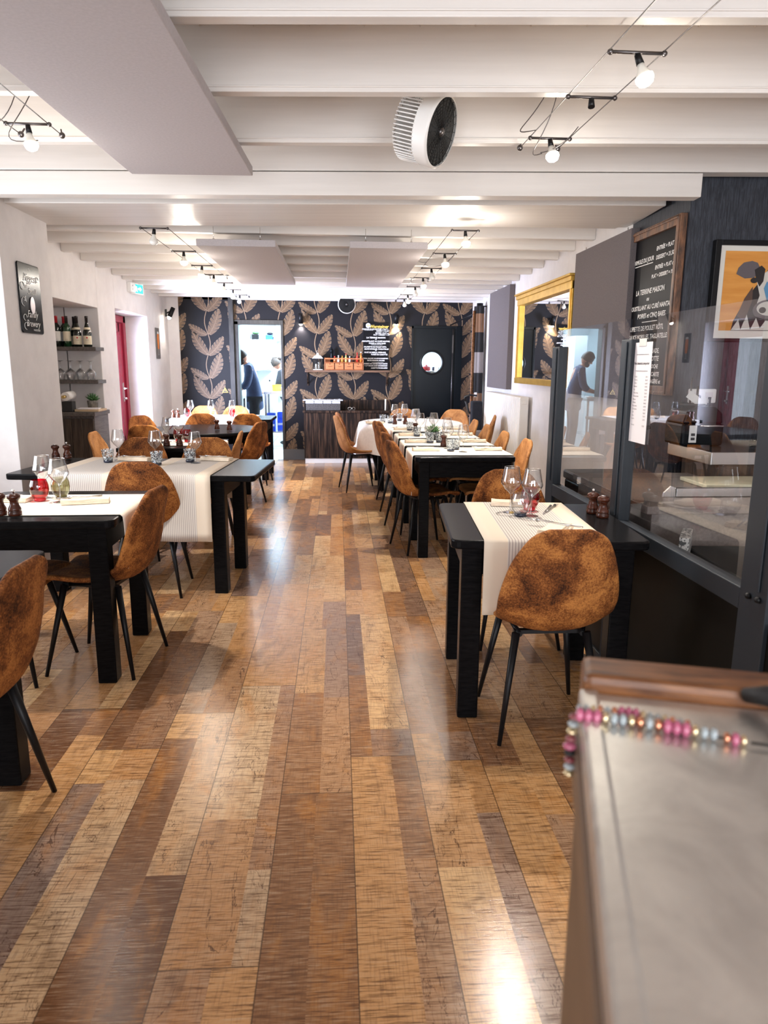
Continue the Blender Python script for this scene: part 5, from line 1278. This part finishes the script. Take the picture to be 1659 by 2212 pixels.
mb.build('painted_image', [orange, cw, cb, cg, cbr, cbl], t)
# wall socket
t = thing('wall_socket', 'double white wall socket with black plug on the navy wall', 'socket', (2.235, YN, 1.235))
MB().prism([(a, b) for a, b in rounded(.175, .085, .008)], 0, .010, 0, plane_M((0, 0, 0), (1, 0, 0), (0, 0, 1))).build('plate', white_plastic, t, .002)
MB().rod((-.042, -.010, 0), (-.042, -.014, 0), .021).box(.02, .066, -.0125, -.010, -.012, .022).build('insert', paper, t)
MB().rod((-.045, -.012, -.002), (-.030, -.04, -.004), .011).box(.038, .048, -.03, -.012, -.020, -.006).build('plug', rubber, t)
MB().tube(bez([(-.03, -.04, -.004), (-.0, -.05, -.06), (-.10, -.06, -.12), (-.20, -.10, -.20)]), .003, 6).tube(bez([(.043, -.025, -.012), (.043, -.03, -.1), (.05, -.03, -.2), (.04, -.03, -.36)]), .006, 6).build('cord', rubber, t)

# ================================================================ GLASS PARTITION
XG = 1.27
t = thing('glass_partition', 'anthracite steel and glass partition between near right table and bar', 'partition', (0, 0, 0))
for y0, y1, zt in ((4.02, 4.15, 1.515), (3.02, 3.13, 1.52), (1.90, 2.04, 1.95)):
    mb = MB().box(XG-.025, XG+.025, y0, y1, 0, zt).box(XG-.032, XG-.025, y0+.035, y0+.045, .75, zt-.01)
    mb.build('post', anthracite, t, .003)
mb = MB()
for y0, y1 in ((2.04, 3.02), (3.13, 4.02)): mb.box(XG-.025, XG+.025, y0, y1, .665, .735).box(XG-.022, XG+.022, y0, y1, 0, .05)
mb.build('rail', anthracite, t, .003)
mb = MB()
for y0, y1 in ((2.04, 3.02), (3.13, 4.02), (1.3, 1.90)): mb.box(XG-.010, XG+.010, y0, y1, .05, .665)
mb.build('lower_panel', dark_panel, t)
for y0, y1 in ((2.045, 3.06), (3.09, 4.05)):
    MB().add([(XG+.002, y0, .735), (XG+.002, y1, .735), (XG+.002, y1, 1.608), (XG+.002, y0, 1.608)], [(0, 1, 2, 3)]).build('pane', pane_glass, t)
MB().sphere((XG-.030, 1.985, .725), .010, 10).sphere((XG-.030, 1.935, .728), .010, 10).build('bolt', black_metal, t)
# price list taped on the glass
t = thing('price_list', 'printed white price list in a plastic sleeve on the partition glass', 'price list', (XG-.004, 2.94, 1.09))
MB().box(-.002, 0, -.085, .090, 0, .415).build('sheet', paper, t)
mb = MB(); Mp = lambda y, z: plane_M((-.0026, -y, z), (0, -1, 0), (0, 0, 1))
text_into(mb, 'Nos desserts à emporter', .0145, Mp(-.002, .325), 0, bold=.0004)
mb.box(-.06, .06, .365, .3665, 0, .0003, 0, Mp(0, 0)).box(-.06, .06, .298, .2995, 0, .0003, 0, Mp(0, 0))
for k, s in enumerate(('Cookie', 'Tiramisu', 'Crème', 'Brownie', 'Flan', 'Tarte citron', 'Tarte pomme', 'Mousse', 'Fondant', 'Panna cotta', 'Cheesecake', 'Café', 'Glace', 'Gaufre')):
    text_into(mb, s, .0095, Mp(-.065, .272-.0135*k), 0, 'LEFT'); text_into(mb, '%d,%d0 €' % (3+(k*5) % 7, (k*3) % 9), .0095, Mp(.045, .272-.0135*k), 0, 'LEFT')
text_into(mb, 'Formule', .0095, Mp(-.065, .070), 0, 'LEFT'); text_into(mb, '9,50 €', .0095, Mp(.045, .070), 0, 'LEFT')
mb.build('print', ink, t)
MB().box(-.0035, -.0022, -.03, .04, .40, .43).build('tape', pm('tape', (.55, .55, .52), .3), t)

# ================================================================ BEHIND THE PARTITION
o = MB().box(-.36, .60, -.50, .30, 0, .78).box(-.36, .28, .30, .46, 0, .78).box(-.39, .62, -.52, .30, .78, .815).box(-.39, .28, .30, .47, .78, .815).build('back_counter', [noisy('taupe_worktop', (.15, .125, .115), (.20, .17, .155), 70, .35)], None, .004, (1.72, 3.44, 0)); tag(o, 'low taupe topped counter behind the partition glass', 'counter')
t = thing('steel_counter', 'raised stainless steel counter slab behind the glass', 'counter', (2.55, 3.95, 0))
MB().box(-.53, .60, -.24, .28, .885, .955).build('top', steel, t, .004)
MB().box(-.45, .58, -.18, .24, 0, .885).build('body', noisy('dark_bar_wood', (.03, .02, .014), (.12, .07, .04), 5, .5, stretch=(6, 6, 1)), t)
t = thing('panini_grill', 'black electric grill with silver switch panel on the steel counter', 'appliance', (2.11, 4.13, .956))
MB().box(-.115, .135, -.12, .11, 0, .13).build('body', gloss_black, t, .015)
v = [];
MB().prism([(-.11, .13), (.13, .13), (.125, .19), (.08, .225), (-.03, .23), (-.09, .20)], -.11, .11, 0, plane_M((0, 0, 0), (1, 0, 0), (0, 0, 1))).build('lid', gloss_black, t, .01)
MB().box(-.075, -.03, -.126, -.12, .02, .12).build('switch_panel', white_plastic, t, .002)
MB().box(-.064, -.042, -.129, -.126, .035, .05).box(-.064, -.042, -.129, -.126, .06, .075).build('switch', ink, t)
MB().rod((-.02, -.135, .118), (.12, -.135, .118), .006).build('handle', chrome, t)
t = thing('utensil_stand', 'sticks with a small white card standing on the black grill', 'utensils', (2.10, 4.12, 1.187))
MB().rod((-.02, 0, 0), (-.02, 0, .16), .005).rod((.02, 0, 0), (.02, 0, .11), .006).build('stick', chrome_dark, t)
MB().box(-.07, .06, -.010, -.008, .01, .055, 0, Matrix.Rotation(R(35), 4, 'Y')).build('card', label_white, t)
MB().lathe([(.07, 0), (.07, .008)], 18).build('base', rubber, t)
t = thing('cable_heap', 'heap of black cables with orange plugs on the steel counter', 'cable heap', (2.50, 3.86, .956))
mb = MB()
for k in range(16):
    p = [Vector((random.uniform(-.16, .16), random.uniform(-.06, .06), random.uniform(.006, .05))) for _ in range(4)]; p[0].x = -.15; mb.tube(bez(p, 10), .0055, 6)
mb.build('cable', rubber, t)
MB().box(.0, .05, -.03, 0, .02, .05).box(.02, .06, -.07, -.04, .005, .03).build('plug', pm('orange_plastic', (.75, .10, .02), .4), t, .003)
o = MB().lathe([(.06, 0), (.065, .08), (.055, .085)], 20).build('orange_bowl', pm('orange_glaze', (.6, .2, .02), .25), None, 0, (2.76, 3.85, .956)); tag(o, 'orange bowl at the right end of the steel counter', 'bowl')
o = MB().box(-.20, .20, -.14, .14, 0, .02).build('chopping_board', pm('cream_board', (.68, .64, .46), .5), None, .004, (2.02, 3.50, .816)); tag(o, 'cream plastic chopping board below the steel counter', 'board')
t = thing('steel_rail', 'brushed steel bar with hinge lying across the taupe counter', 'rail', (1.73, 3.15, .816))
MB().box(-.17, .21, -.012, .012, 0, .042).build('bar', steel, t, .003)
MB().prism([(-.23, 0), (-.17, 0), (-.175, .045), (-.195, .05), (-.21, .035), (-.225, .02)], -.006, .006, 0, plane_M((0, 0, 0), (1, 0, 0), (0, 0, 1))).build('hinge', steel, t)
o = MB().box(-.42, .42, -.42, .22, 0, .60).build('serving_counter', noisy('beige_worktop', (.34, .27, .20), (.42, .34, .26), 9, .5, stretch=(1, 6, 1)), None, .004, (1.78, 2.68, 0)); tag(o, 'low beige counter seen through the nearest glass pane', 'counter')
o = MB().prism(rounded(.30, .62, .04), 0, .05).build('slicer_tray', rubber, None, .012, (1.62, 2.57, .601), (0, 0, R(-4))); tag(o, 'black rounded tray on the low beige counter', 'tray')
o = MB().sphere((0, 0, .0), .16, 20, 0, (1.1, .9, .45)).build('sack', noisy('speckled_sacking', (.30, .25, .20), (.62, .58, .52), 22, .9, .5), None, 0, (1.62, 2.33, .66)); tag(o, 'speckled pale sack at the lower corner of the glass', 'sack')
o = MB().box(-.10, .10, -.02, .02, 0, .13).build('patterned_box', noisy('patterned_tin', (.08, .08, .08), (.55, .53, .50), 60, .4, lo=.48, hi=.52), None, .003, (1.44, 2.78, .601), (0, 0, R(60))); tag(o, 'black and white patterned box by the middle post', 'box')
t = thing('undercounter_bin', 'dark glossy lidded bin standing at the far pane of the partition', 'bin', (1.58, 4.05, 0))
MB().box(-.20, .20, -.10, .16, 0, .74).build('body', gloss_black, t, .01)
MB().box(-.21, .22, -.11, .17, .741, .795).build('lid', pm('slate_lid', (.07, .068, .072), .35), t, .012)
t = thing('beer_tap', 'curved black and chrome tap above the dark bin', 'tap', (1.70, 4.05, .796))
MB().tube([(0, .02, 0), (-.01, .02, .08), (0, .02, .18), (.05, .0, .25), (.11, -.02, .27)], .012, 10).build('spout', rubber, t)
MB().rod((0, .02, 0), (-.008, .02, .07), .016).sphere((-.05, .02, .02), .02, 10).build('collar', chrome, t)

# ================================================================ BAR COUNTER (foreground)
BR = -16.4
bar = thing('bar_counter', 'zinc topped bar counter in the right foreground', 'bar counter', (.2545, .682, 0), BR)
HZ = 1.08
MB().box(.004, .70, -1.5, -.030, HZ-.030, HZ).build('zinc_top', zinc, bar, .006, seg=3)
MB().box(-.004, .015, -1.5, -.03, HZ-.03, HZ+.003).build('zinc_edge', zinc, bar, .004)
MB().box(0, .74, -.030, .028, HZ-.030, HZ+.016).build('wood_nosing', noisy('nosing_wood', (0.07, 0.022, 0.008), (0.30, 0.125, 0.045), 10, 0.35, stretch=(1, 6, 8)), bar, .008)
ap = noisy('bar_side_panel', (.10, .060, .036), (.16, .10, .062), 3, .45, stretch=(1, 1, 4))
MB().box(.012, .70, -1.5, -.02, 0, HZ-.03).build('side_panel', ap, bar)
MB().box(-.002, .012, -1.5, -.055, 0, HZ-.075).box(-.008, .012, -1.5, -.02, HZ-.075, HZ-.03).build('panel_moulding', ap, bar, .004)
# beaded spectacle chain
t = thing('bead_chain', 'pink, grey and gold beaded chain draped over the zinc bar', 'bead chain', (.2545, .682, HZ), BR)
bm_ = [copper, pink_bead, pink_bead, pink_bead, gold_bead, grey_bead, grey_bead, gold_bead, copper, grey_bead]
groups = {}
def bead(p, r, mat, ax=1.0):
    o = MB().sphere((0, 0, 0), r, 12, 0, (ax, 1, 1)).build('bead', mat, t, loc=tuple(p)); o.rotation_euler = (0, 0, R(-8)) if p[2] > 0 else (0, R(90), 0)
def strand(pts, r, start, seq):
    pts = [Vector(p) for p in pts]; L = sum((b-a).length for a, b in zip(pts, pts[1:])); d = 0; k = start
    while d < L:
        acc = 0
        for a, b in zip(pts, pts[1:]):
            l = (b-a).length
            if acc+l >= d: p = a.lerp(b, (d-acc)/l); break
            acc += l
        m = seq[k % len(seq)]; bead(p, r*(1.12 if m is pink_bead else .92), m, .62); d += r*1.22; k += 1
strand([(-.006, -.094, .005), (.05, -.098, .0062), (.108, -.106, .0062)], .0062, 1, bm_)
strand([(-.006, -.082, .005), (.04, -.080, .0052), (.09, -.092, .0052)], .0052, 5, bm_)
strand([(.117, -.108, .005), (.136, -.110, .005)], .0055, 0, [copper, pink_bead, gold_bead, copper])
dk = [dark_bead, grey_bead, gold_bead, dark_bead, pink_bead, rubber]
strand([(-.010, -.085, -.002), (-.013, -.090, -.03), (-.012, -.090, -.058)], .0058, 0, dk)
MB().tube([(.136, -.110, .004), (.18, -.112, .003), (.26, -.10, .003)], .0013, 6).tube([(.108, -.106, .004), (.117, -.108, .004)], .0013, 6).build('cord', rubber, t)
o = MB().tube([(.150, -.030, .012), (.165, -.045, .020), (.20, -.075, .022), (.26, -.11, .020)], [.007, .010, .012, .012], 12).build('spectacle_case', rubber, None, 0, (.2545, .682, HZ), (0, 0, R(BR)))
tag(o, 'blurred black spectacle arm at the right edge of the zinc bar', 'spectacles')

# ================================================================ KITCHEN
def cup(name, label, cat, mats, parts, loc=(0, 0, 0), group=None):
    t = thing(name, label, cat, loc, 0, group)
    for pn, mb, m in parts: mb.build(pn, m, t, .003)
    return t
cup('tall_cupboard', 'tall white cupboard behind the cook in the kitchen', 'cupboard', None, [('body', MB().box(-.22, .0, -.3, .3, 0, 1.95), kitchen_white), ('handle', MB().rod((-.02, -.315, 1.0), (-.02, -.315, 1.15), .006), chrome)], (-1.62, 12.85, 0))
cup('wall_cabinet', 'white kitchen wall cabinet with grey glazed door', 'cabinet', None, [('body', MB().box(-.17, .30, -.16, .16, 0, .52), kitchen_white), ('door', MB().box(.12, .29, -.172, -.16, .01, .51).box(.135, .275, -.176, -.172, .03, .49), pm('grey_glaze', (.30, .34, .33), .2)), ('wall_plate', MB().box(-.17, .30, .16, .175, -.9, .52), kitchen_white)], (-1.50, 13.23, 1.31))
mb = MB().box(-1.66, -1.0, 13.05, 13.4, 1.83, 1.85)
tag(mb.build('storage_shelf', kitchen_white), 'white shelf above the kitchen cabinet crowded with boxes', 'shelf')
for x, w, h, m, nme, l in ((-1.60, .12, .14, noisy('speckled_tin', (.1, .09, .1), (.6, .5, .5), 50, .4, lo=.48, hi=.52), 'tin', 'speckled tin on the kitchen top shelf'),
                           (-1.46, .11, .09, black_metal, 'box', 'black box on the kitchen top shelf'), (-1.45, .13, .0, leaf_green, 'bag', 'green bag on top of the black box'),
                           (-1.33, .11, .12, kitchen_white, 'box', 'white pointed carton on the kitchen top shelf'), (-1.21, .13, .08, blue_plastic, 'crate', 'blue printed carton on the kitchen top shelf'), (-1.20, .12, .0, black_metal, 'bag', 'dark bag on top of the blue carton'),
                           (-1.08, .09, .09, cardboard, 'box', 'open brown cardboard box on the kitchen top shelf')):
    base = 1.851
    if h == 0: base = 1.942 if nme == 'bag' and x < -1.3 else 1.932; h = .045
    mb = MB()
    if nme == 'bag': mb.sphere((0, 0, h/2), .5*w, 12, 0, (1, .8, h/w))
    elif 'pointed' in l: mb.box(-w/2, w/2, -.08, .08, 0, h*.6).prism([(-w/2, h*.6), (w/2, h*.6), (0, h)], -.08, .08, 0, plane_M((0, 0, 0), (1, 0, 0), (0, 0, 1)))
    elif 'open' in l: mb.box(-w/2, w/2, -.08, .08, 0, h*.6).box(-w/2-.03, -w/2, -.08, .08, h*.55, h*.6).box(w/2, w/2+.04, -.08, .08, h*.5, h*.56)
    else: mb.box(-w/2, w/2, -.08, .08, 0, h).box(-w/2-.003, w/2+.003, -.083, .083, h*.8, h*.86)
    tag(mb.build(nme, m, None, .002, (x, 13.15, base)), l, nme, 'boxes on the kitchen top shelf')
def steel_table(label, x0, x1, y0, y1, z):
    t = thing('steel_worktable', label, 'work table', ((x0+x1)/2, (y0+y1)/2, 0), 0, 'stainless kitchen work tables'); w, d = (x1-x0)/2, (y1-y0)/2
    MB().box(-w, w, -d, d, z-.04, z).build('top', steel, t, .003)
    MB().box(-w+.02, w-.02, -d+.02, d-.02, .28, .30).build('lower_shelf', steel, t, .003)
    for sx in (-1, 1):
        for sy in (-1, 1): MB().box(sx*(w-.03)-.016, sx*(w-.03)+.016, sy*(d-.03)-.016, sy*(d-.03)+.016, 0, z-.04).build('leg', steel, t)
    return t
steel_table('steel kitchen table with blue crates under it, right in the doorway', -1.24, -.86, 12.15, 12.75, .97)
steel_table('steel kitchen table before the bearded cook, left in the doorway', -2.2, -1.56, 11.6, 12.4, .90)
for x, y, l in ((-1.14, 12.35, 'blue plastic crate under the steel kitchen table, left one'), (-.98, 12.6, 'blue plastic crate under the steel kitchen table, right one')):
    t = thing('crate', l, 'crate', (x, y, .302), 0, 'blue crates in the kitchen')
    MB().box(-.07, .07, -.10, .10, 0, .02).box(-.07, -.062, -.1, .1, .02, .30).box(.062, .07, -.1, .1, .02, .30).box(-.07, .07, .092, .1, .02, .30).box(-.07, .07, -.1, -.092, .02, .08).box(-.07, .07, -.1, -.092, .12, .17).box(-.07, .07, -.1, -.092, .21, .30).build('body', blue_plastic, t)
    MB().box(-.06, .06, -.09, .09, .021, .15).build('contents', white_plastic, t)
t = thing('tub', 'yellow plastic tub on the steel kitchen table', 'tub', (-1.06, 12.62, .971)); MB().lathe([(.07, 0), (.08, .10), (.084, .105)], 24).build('body', yellow_plastic, t)
t = thing('kitchen_bottle', 'small clear bottle with black cap on the kitchen table', 'bottle', (-1.17, 12.55, .971)); MB().lathe([(.022, 0), (.022, .10), (.010, .13), (.010, .16)], 14).build('body', clear_glass, t); MB().lathe([(.013, .16), (.013, .19)], 12).build('cap', black_metal, t)
t = thing('dish', 'white dish under the cook hands on the left steel table', 'dish', (-1.66, 11.72, .901)); MB().lathe([(.05, 0), (.09, .025), (.088, .03), (.045, .008)], 24).build('body', white_plastic, t)
MB().lathe([(.055, .012), (.04, .03), (.01, .036)], 16).build('food', pm('food', (.6, .25, .1), .6), t)
# seen through the porthole
steel_table('steel kitchen shelf seen through the porthole', 1.15, 2.1, 11.8, 12.3, 1.33)
for x, y, m, l, s in ((1.47, 11.95, red_enamel, 'red enamel pot seen through the porthole', 1.0), (1.63, 12.0, pm('dark_blue_pot', (.03, .05, .09), .3), 'dark pot seen through the porthole, beside the red one', .9), (1.75, 12.0, black_metal, 'black pot seen through the porthole, rightmost', .8)):
    t = thing('cooking_pot', l, 'pot', (x, y, 1.331), 0, 'pots behind the porthole')
    MB().lathe([(.062*s, 0), (.066*s, .01), (.066*s, .065*s)], 24, cap1=False).build('body', m, t); MB().lathe([(.067*s, .066*s), (.02, .08*s), (.012, .095*s), (.016, .10*s)], 24).build('lid', m, t)

# people ------------------------------------------------------------
def skin_obj(name, verts, edges, radii, mat, parent, root=0, levels=2):
    me = bpy.data.meshes.new(name); me.from_pydata(verts, edges, []); me.materials.append(mat)
    o = bpy.data.objects.new(name, me); C.objects.link(o); o.parent = parent
    m = o.modifiers.new('skin', 'SKIN'); m.use_smooth_shade = True
    for i, r in enumerate(radii):
        s = me.skin_vertices[0].data[i]; s.radius = r if isinstance(r, tuple) else (r, r); s.use_root = (i == root)
    m2 = o.modifiers.new('sub', 'SUBSURF'); m2.levels = levels; m2.render_levels = levels
    return o
def hand_chains(V, E, Rr, wrist, d, up):
    """palm and five curled fingers rooted at vertex index wrist; d = pointing direction"""
    w = Vector(V[wrist]); d = Vector(d).normalized(); side = d.cross(Vector(up)).normalized(); dn = -Vector(up).normalized()
    V.append(tuple(w+d*.045)); E.append((wrist, len(V)-1)); Rr.append((.030, .016)); palm = len(V)-1
    for k, L in zip((-1.5, -.5, .5, 1.5), (.060, .072, .068, .050)):
        b = w+d*.075+side*(.016*k); V.append(tuple(b)); E.append((palm, len(V)-1)); Rr.append(.0085)
        V.append(tuple(b+d*L*.55+dn*.012)); E.append((len(V)-2, len(V)-1)); Rr.append(.0075)
        V.append(tuple(b+d*L*.75+dn*L*.45)); E.append((len(V)-2, len(V)-1)); Rr.append(.006)
    V.append(tuple(w+d*.030-side*.032+dn*.006)); E.append((palm, len(V)-1)); Rr.append(.010)
    V.append(tuple(w+d*.065-side*.045+dn*.015)); E.append((len(V)-2, len(V)-1)); Rr.append(.0075)
def person(label, x, y, s, rz, jacket, lean=.0, bald_beard=True):
    """standing figure looking along local -x, head bowed over the hands, arms bent forward"""
    t = thing('person', label, 'person', (x, y, 0), rz); t.scale = (s, s, s)
    P = dict(pel=(0, 0, .93), waist=(-.01, 0, 1.08), chest=(-.03-lean, 0, 1.30), neckb=(-.085-lean*1.5, 0, 1.455), neck=(-.125-lean*1.7, 0, 1.515), skull=(-.165-lean*1.9, 0, 1.60))
    V = []; E = []; Rr = []
    def a(p, r, frm=None):
        V.append(tuple(p)); Rr.append(r)
        if frm is not None: E.append((frm, len(V)-1))
        return len(V)-1
    i = a(P['pel'], (.105, .125)); i2 = a(P['waist'], (.095, .12), i); i3 = a(P['chest'], (.115, .165), i2); i4 = a(P['neckb'], (.062, .062), i3); i5 = a(P['neck'], .052, i4)
    arms = []
    for sy in (-1, 1):
        sh = a((P['chest'][0]-.02, sy*.185, 1.395), .058, i3); el = a((-.10-lean, sy*.235, 1.125), .044, sh)
        fa = a((-.27-lean, sy*.20, 1.055), .036, el); wr = a((-.38-lean, sy*.13, 1.045), (.026, .022), fa); arms.append((sh, el, wr))
        hand_chains(V, E, Rr, wr, (-1, -sy*.35, -.12), (0, 0, 1))
        hp = a((0, sy*.095, .86), .088, i); kn = a((-.015, sy*.10, .49), .058, hp); an = a((.02, sy*.105, .09), .036, kn); a((-.10, sy*.115, .035), (.042, .03), an)
    skin_obj('body', V, E, Rr, skin_mat, t)
    # head with face
    H = Matrix.Translation(P['skull']) @ Matrix.Rotation(R(-38), 4, 'Y')
    mb = MB(); v = []; f = []; n, rows = 24, 18
    for k in range(rows+1):
        ph = PI*k/rows
        for j in range(n):
            th = 2*PI*j/n; dx, dy, dz = math.sin(ph)*math.cos(th), math.sin(ph)*math.sin(th), math.cos(ph)
            rx = .098; ry = .076; rz_ = .122
            if dz < 0: ry *= 1-.30*(-dz); rx *= 1-.12*(-dz)
            px, py, pz = dx*rx, dy*ry, dz*rz_
            fr = max(0, -dx)                                   # towards the face
            if fr > .75: px += .008*math.exp(-((dz-.05)/.15)**2)*(1 if abs(dy) > .18 else 0)   # eye sockets
            px -= .026*math.exp(-((dz+.16)/.13)**2)*math.exp(-(dy/.14)**2)*(fr > .5)         # nose
            px -= .008*math.exp(-((dz+.48)/.10)**2)*math.exp(-(dy/.35)**2)*(fr > .4)         # lips
            px -= .014*math.exp(-((dz+.80)/.16)**2)*math.exp(-(dy/.4)**2)*(fr > .2)          # chin
            v.append((px, py, pz))
    for k in range(rows):
        f += [(k*n+j, (k+1)*n+j, (k+1)*n+(j+1) % n, k*n+(j+1) % n) for j in range(n)]
    mb.add(v, f, 0, True, H)
    for sy in (-1, 1):
        mb.sphere((.012, sy*.076, -.005), .026, 10, 0, (.75, .35, 1.15), H)
        mb.sphere((-.086, sy*.030, .008), .009, 8, 1, (1, 1, .7), H); mb.box(-.098, -.088, sy*.030-.016, sy*.030+.016, .024, .030, 2, H)
    mb.box(-.101, -.094, -.022, .022, -.062, -.056, 3, H)
    mb.build('head', [skin_mat, pm('eye', (.05, .04, .04), .2), hair_mat, pm('lips', (.35, .12, .10), .5)], t)
    mb = MB(); v = []; f = []
    for k in range(11):
        ph = PI*.64*k/10
        for j in range(n):
            th = 2*PI*j/n; dx, dy, dz = math.sin(ph)*math.cos(th), math.sin(ph)*math.sin(th), math.cos(ph)
            front = max(0, -dx); lift = .45*front*max(0, ph/PI-.18)*3.2
            dz2 = dz+lift*.4; k2 = 1.10-.02*math.sin(9*th)
            v.append((dx*.100*k2+ (0.01 if front > .6 and ph > 1.1 else 0), dy*.080*k2, dz2*.124*1.06))
    for k in range(10): f += [(k*n+j, (k+1)*n+j, (k+1)*n+(j+1) % n, k*n+(j+1) % n) for j in range(n)]
    mb.add(v, f, 0, True, H); mb.build('hair', hair_mat, t)
    if bald_beard:
        mb = MB(); mb.sphere((-.052, 0, -.088), .055, 16, 0, (.95, 1.05, .75), H); mb.sphere((-.025, 0, -.060), .058, 14, 0, (.7, 1.16, .8), H); mb.build('beard', hair_mat, t)
    else:
        mb = MB(); mb.sphere((.11, 0, .03), .045, 14, 0, (1, .9, .9), H).rod((.055, 0, .06), (.0, 0, .135), .012, M=H); mb.build('hair_bun', hair_mat, t)
    # jacket
    V = []; E = []; Rr = []
    i0 = a((.005, 0, .70), (.165, .20)); i = a((.005, 0, .82), (.152, .188), i0); j0 = a((0, 0, .93), (.150, .180), i); j1 = a(P['waist'], (.128, .165), j0); j2 = a(P['chest'], (.135, .180), j1); j3 = a((P['neckb'][0]+.01, 0, 1.455), (.078, .078), j2); a((P['neckb'][0]-.012, 0, 1.490), (.064, .064), j3)
    for sy in (-1, 1):
        sh = a((P['chest'][0]-.02, sy*.185, 1.400), .078, j2); el = a((-.10-lean, sy*.235, 1.125), .066, sh); a((-.20-lean, sy*.215, 1.085), .056, el)
    skin_obj('jacket', V, E, Rr, jacket, t)
    V = []; E = []; Rr = []
    i = a((0, 0, .98), (.125, .155))
    for sy in (-1, 1):
        hp = a((0, sy*.098, .84), .102, i); kn = a((-.015, sy*.10, .49), .080, hp); a((.02, sy*.105, .10), .066, kn)
    skin_obj('trousers', V, E, Rr, black_cloth, t)
    for sy in (-1, 1):
        MB().sphere((-.045, sy*.112, .045), .10, 14, 0, (1.35, .48, .45)).build('shoe', rubber, t)
    return t
person('bearded person in navy cook jacket, head bowed, standing in the lit kitchen', -1.33, 11.62, .965, 8, navy_cloth, .02, True)
person('person in dark top with tied hair bending at the right kitchen table', -.86, 12.95, .90, -18, black_cloth, .05, False)
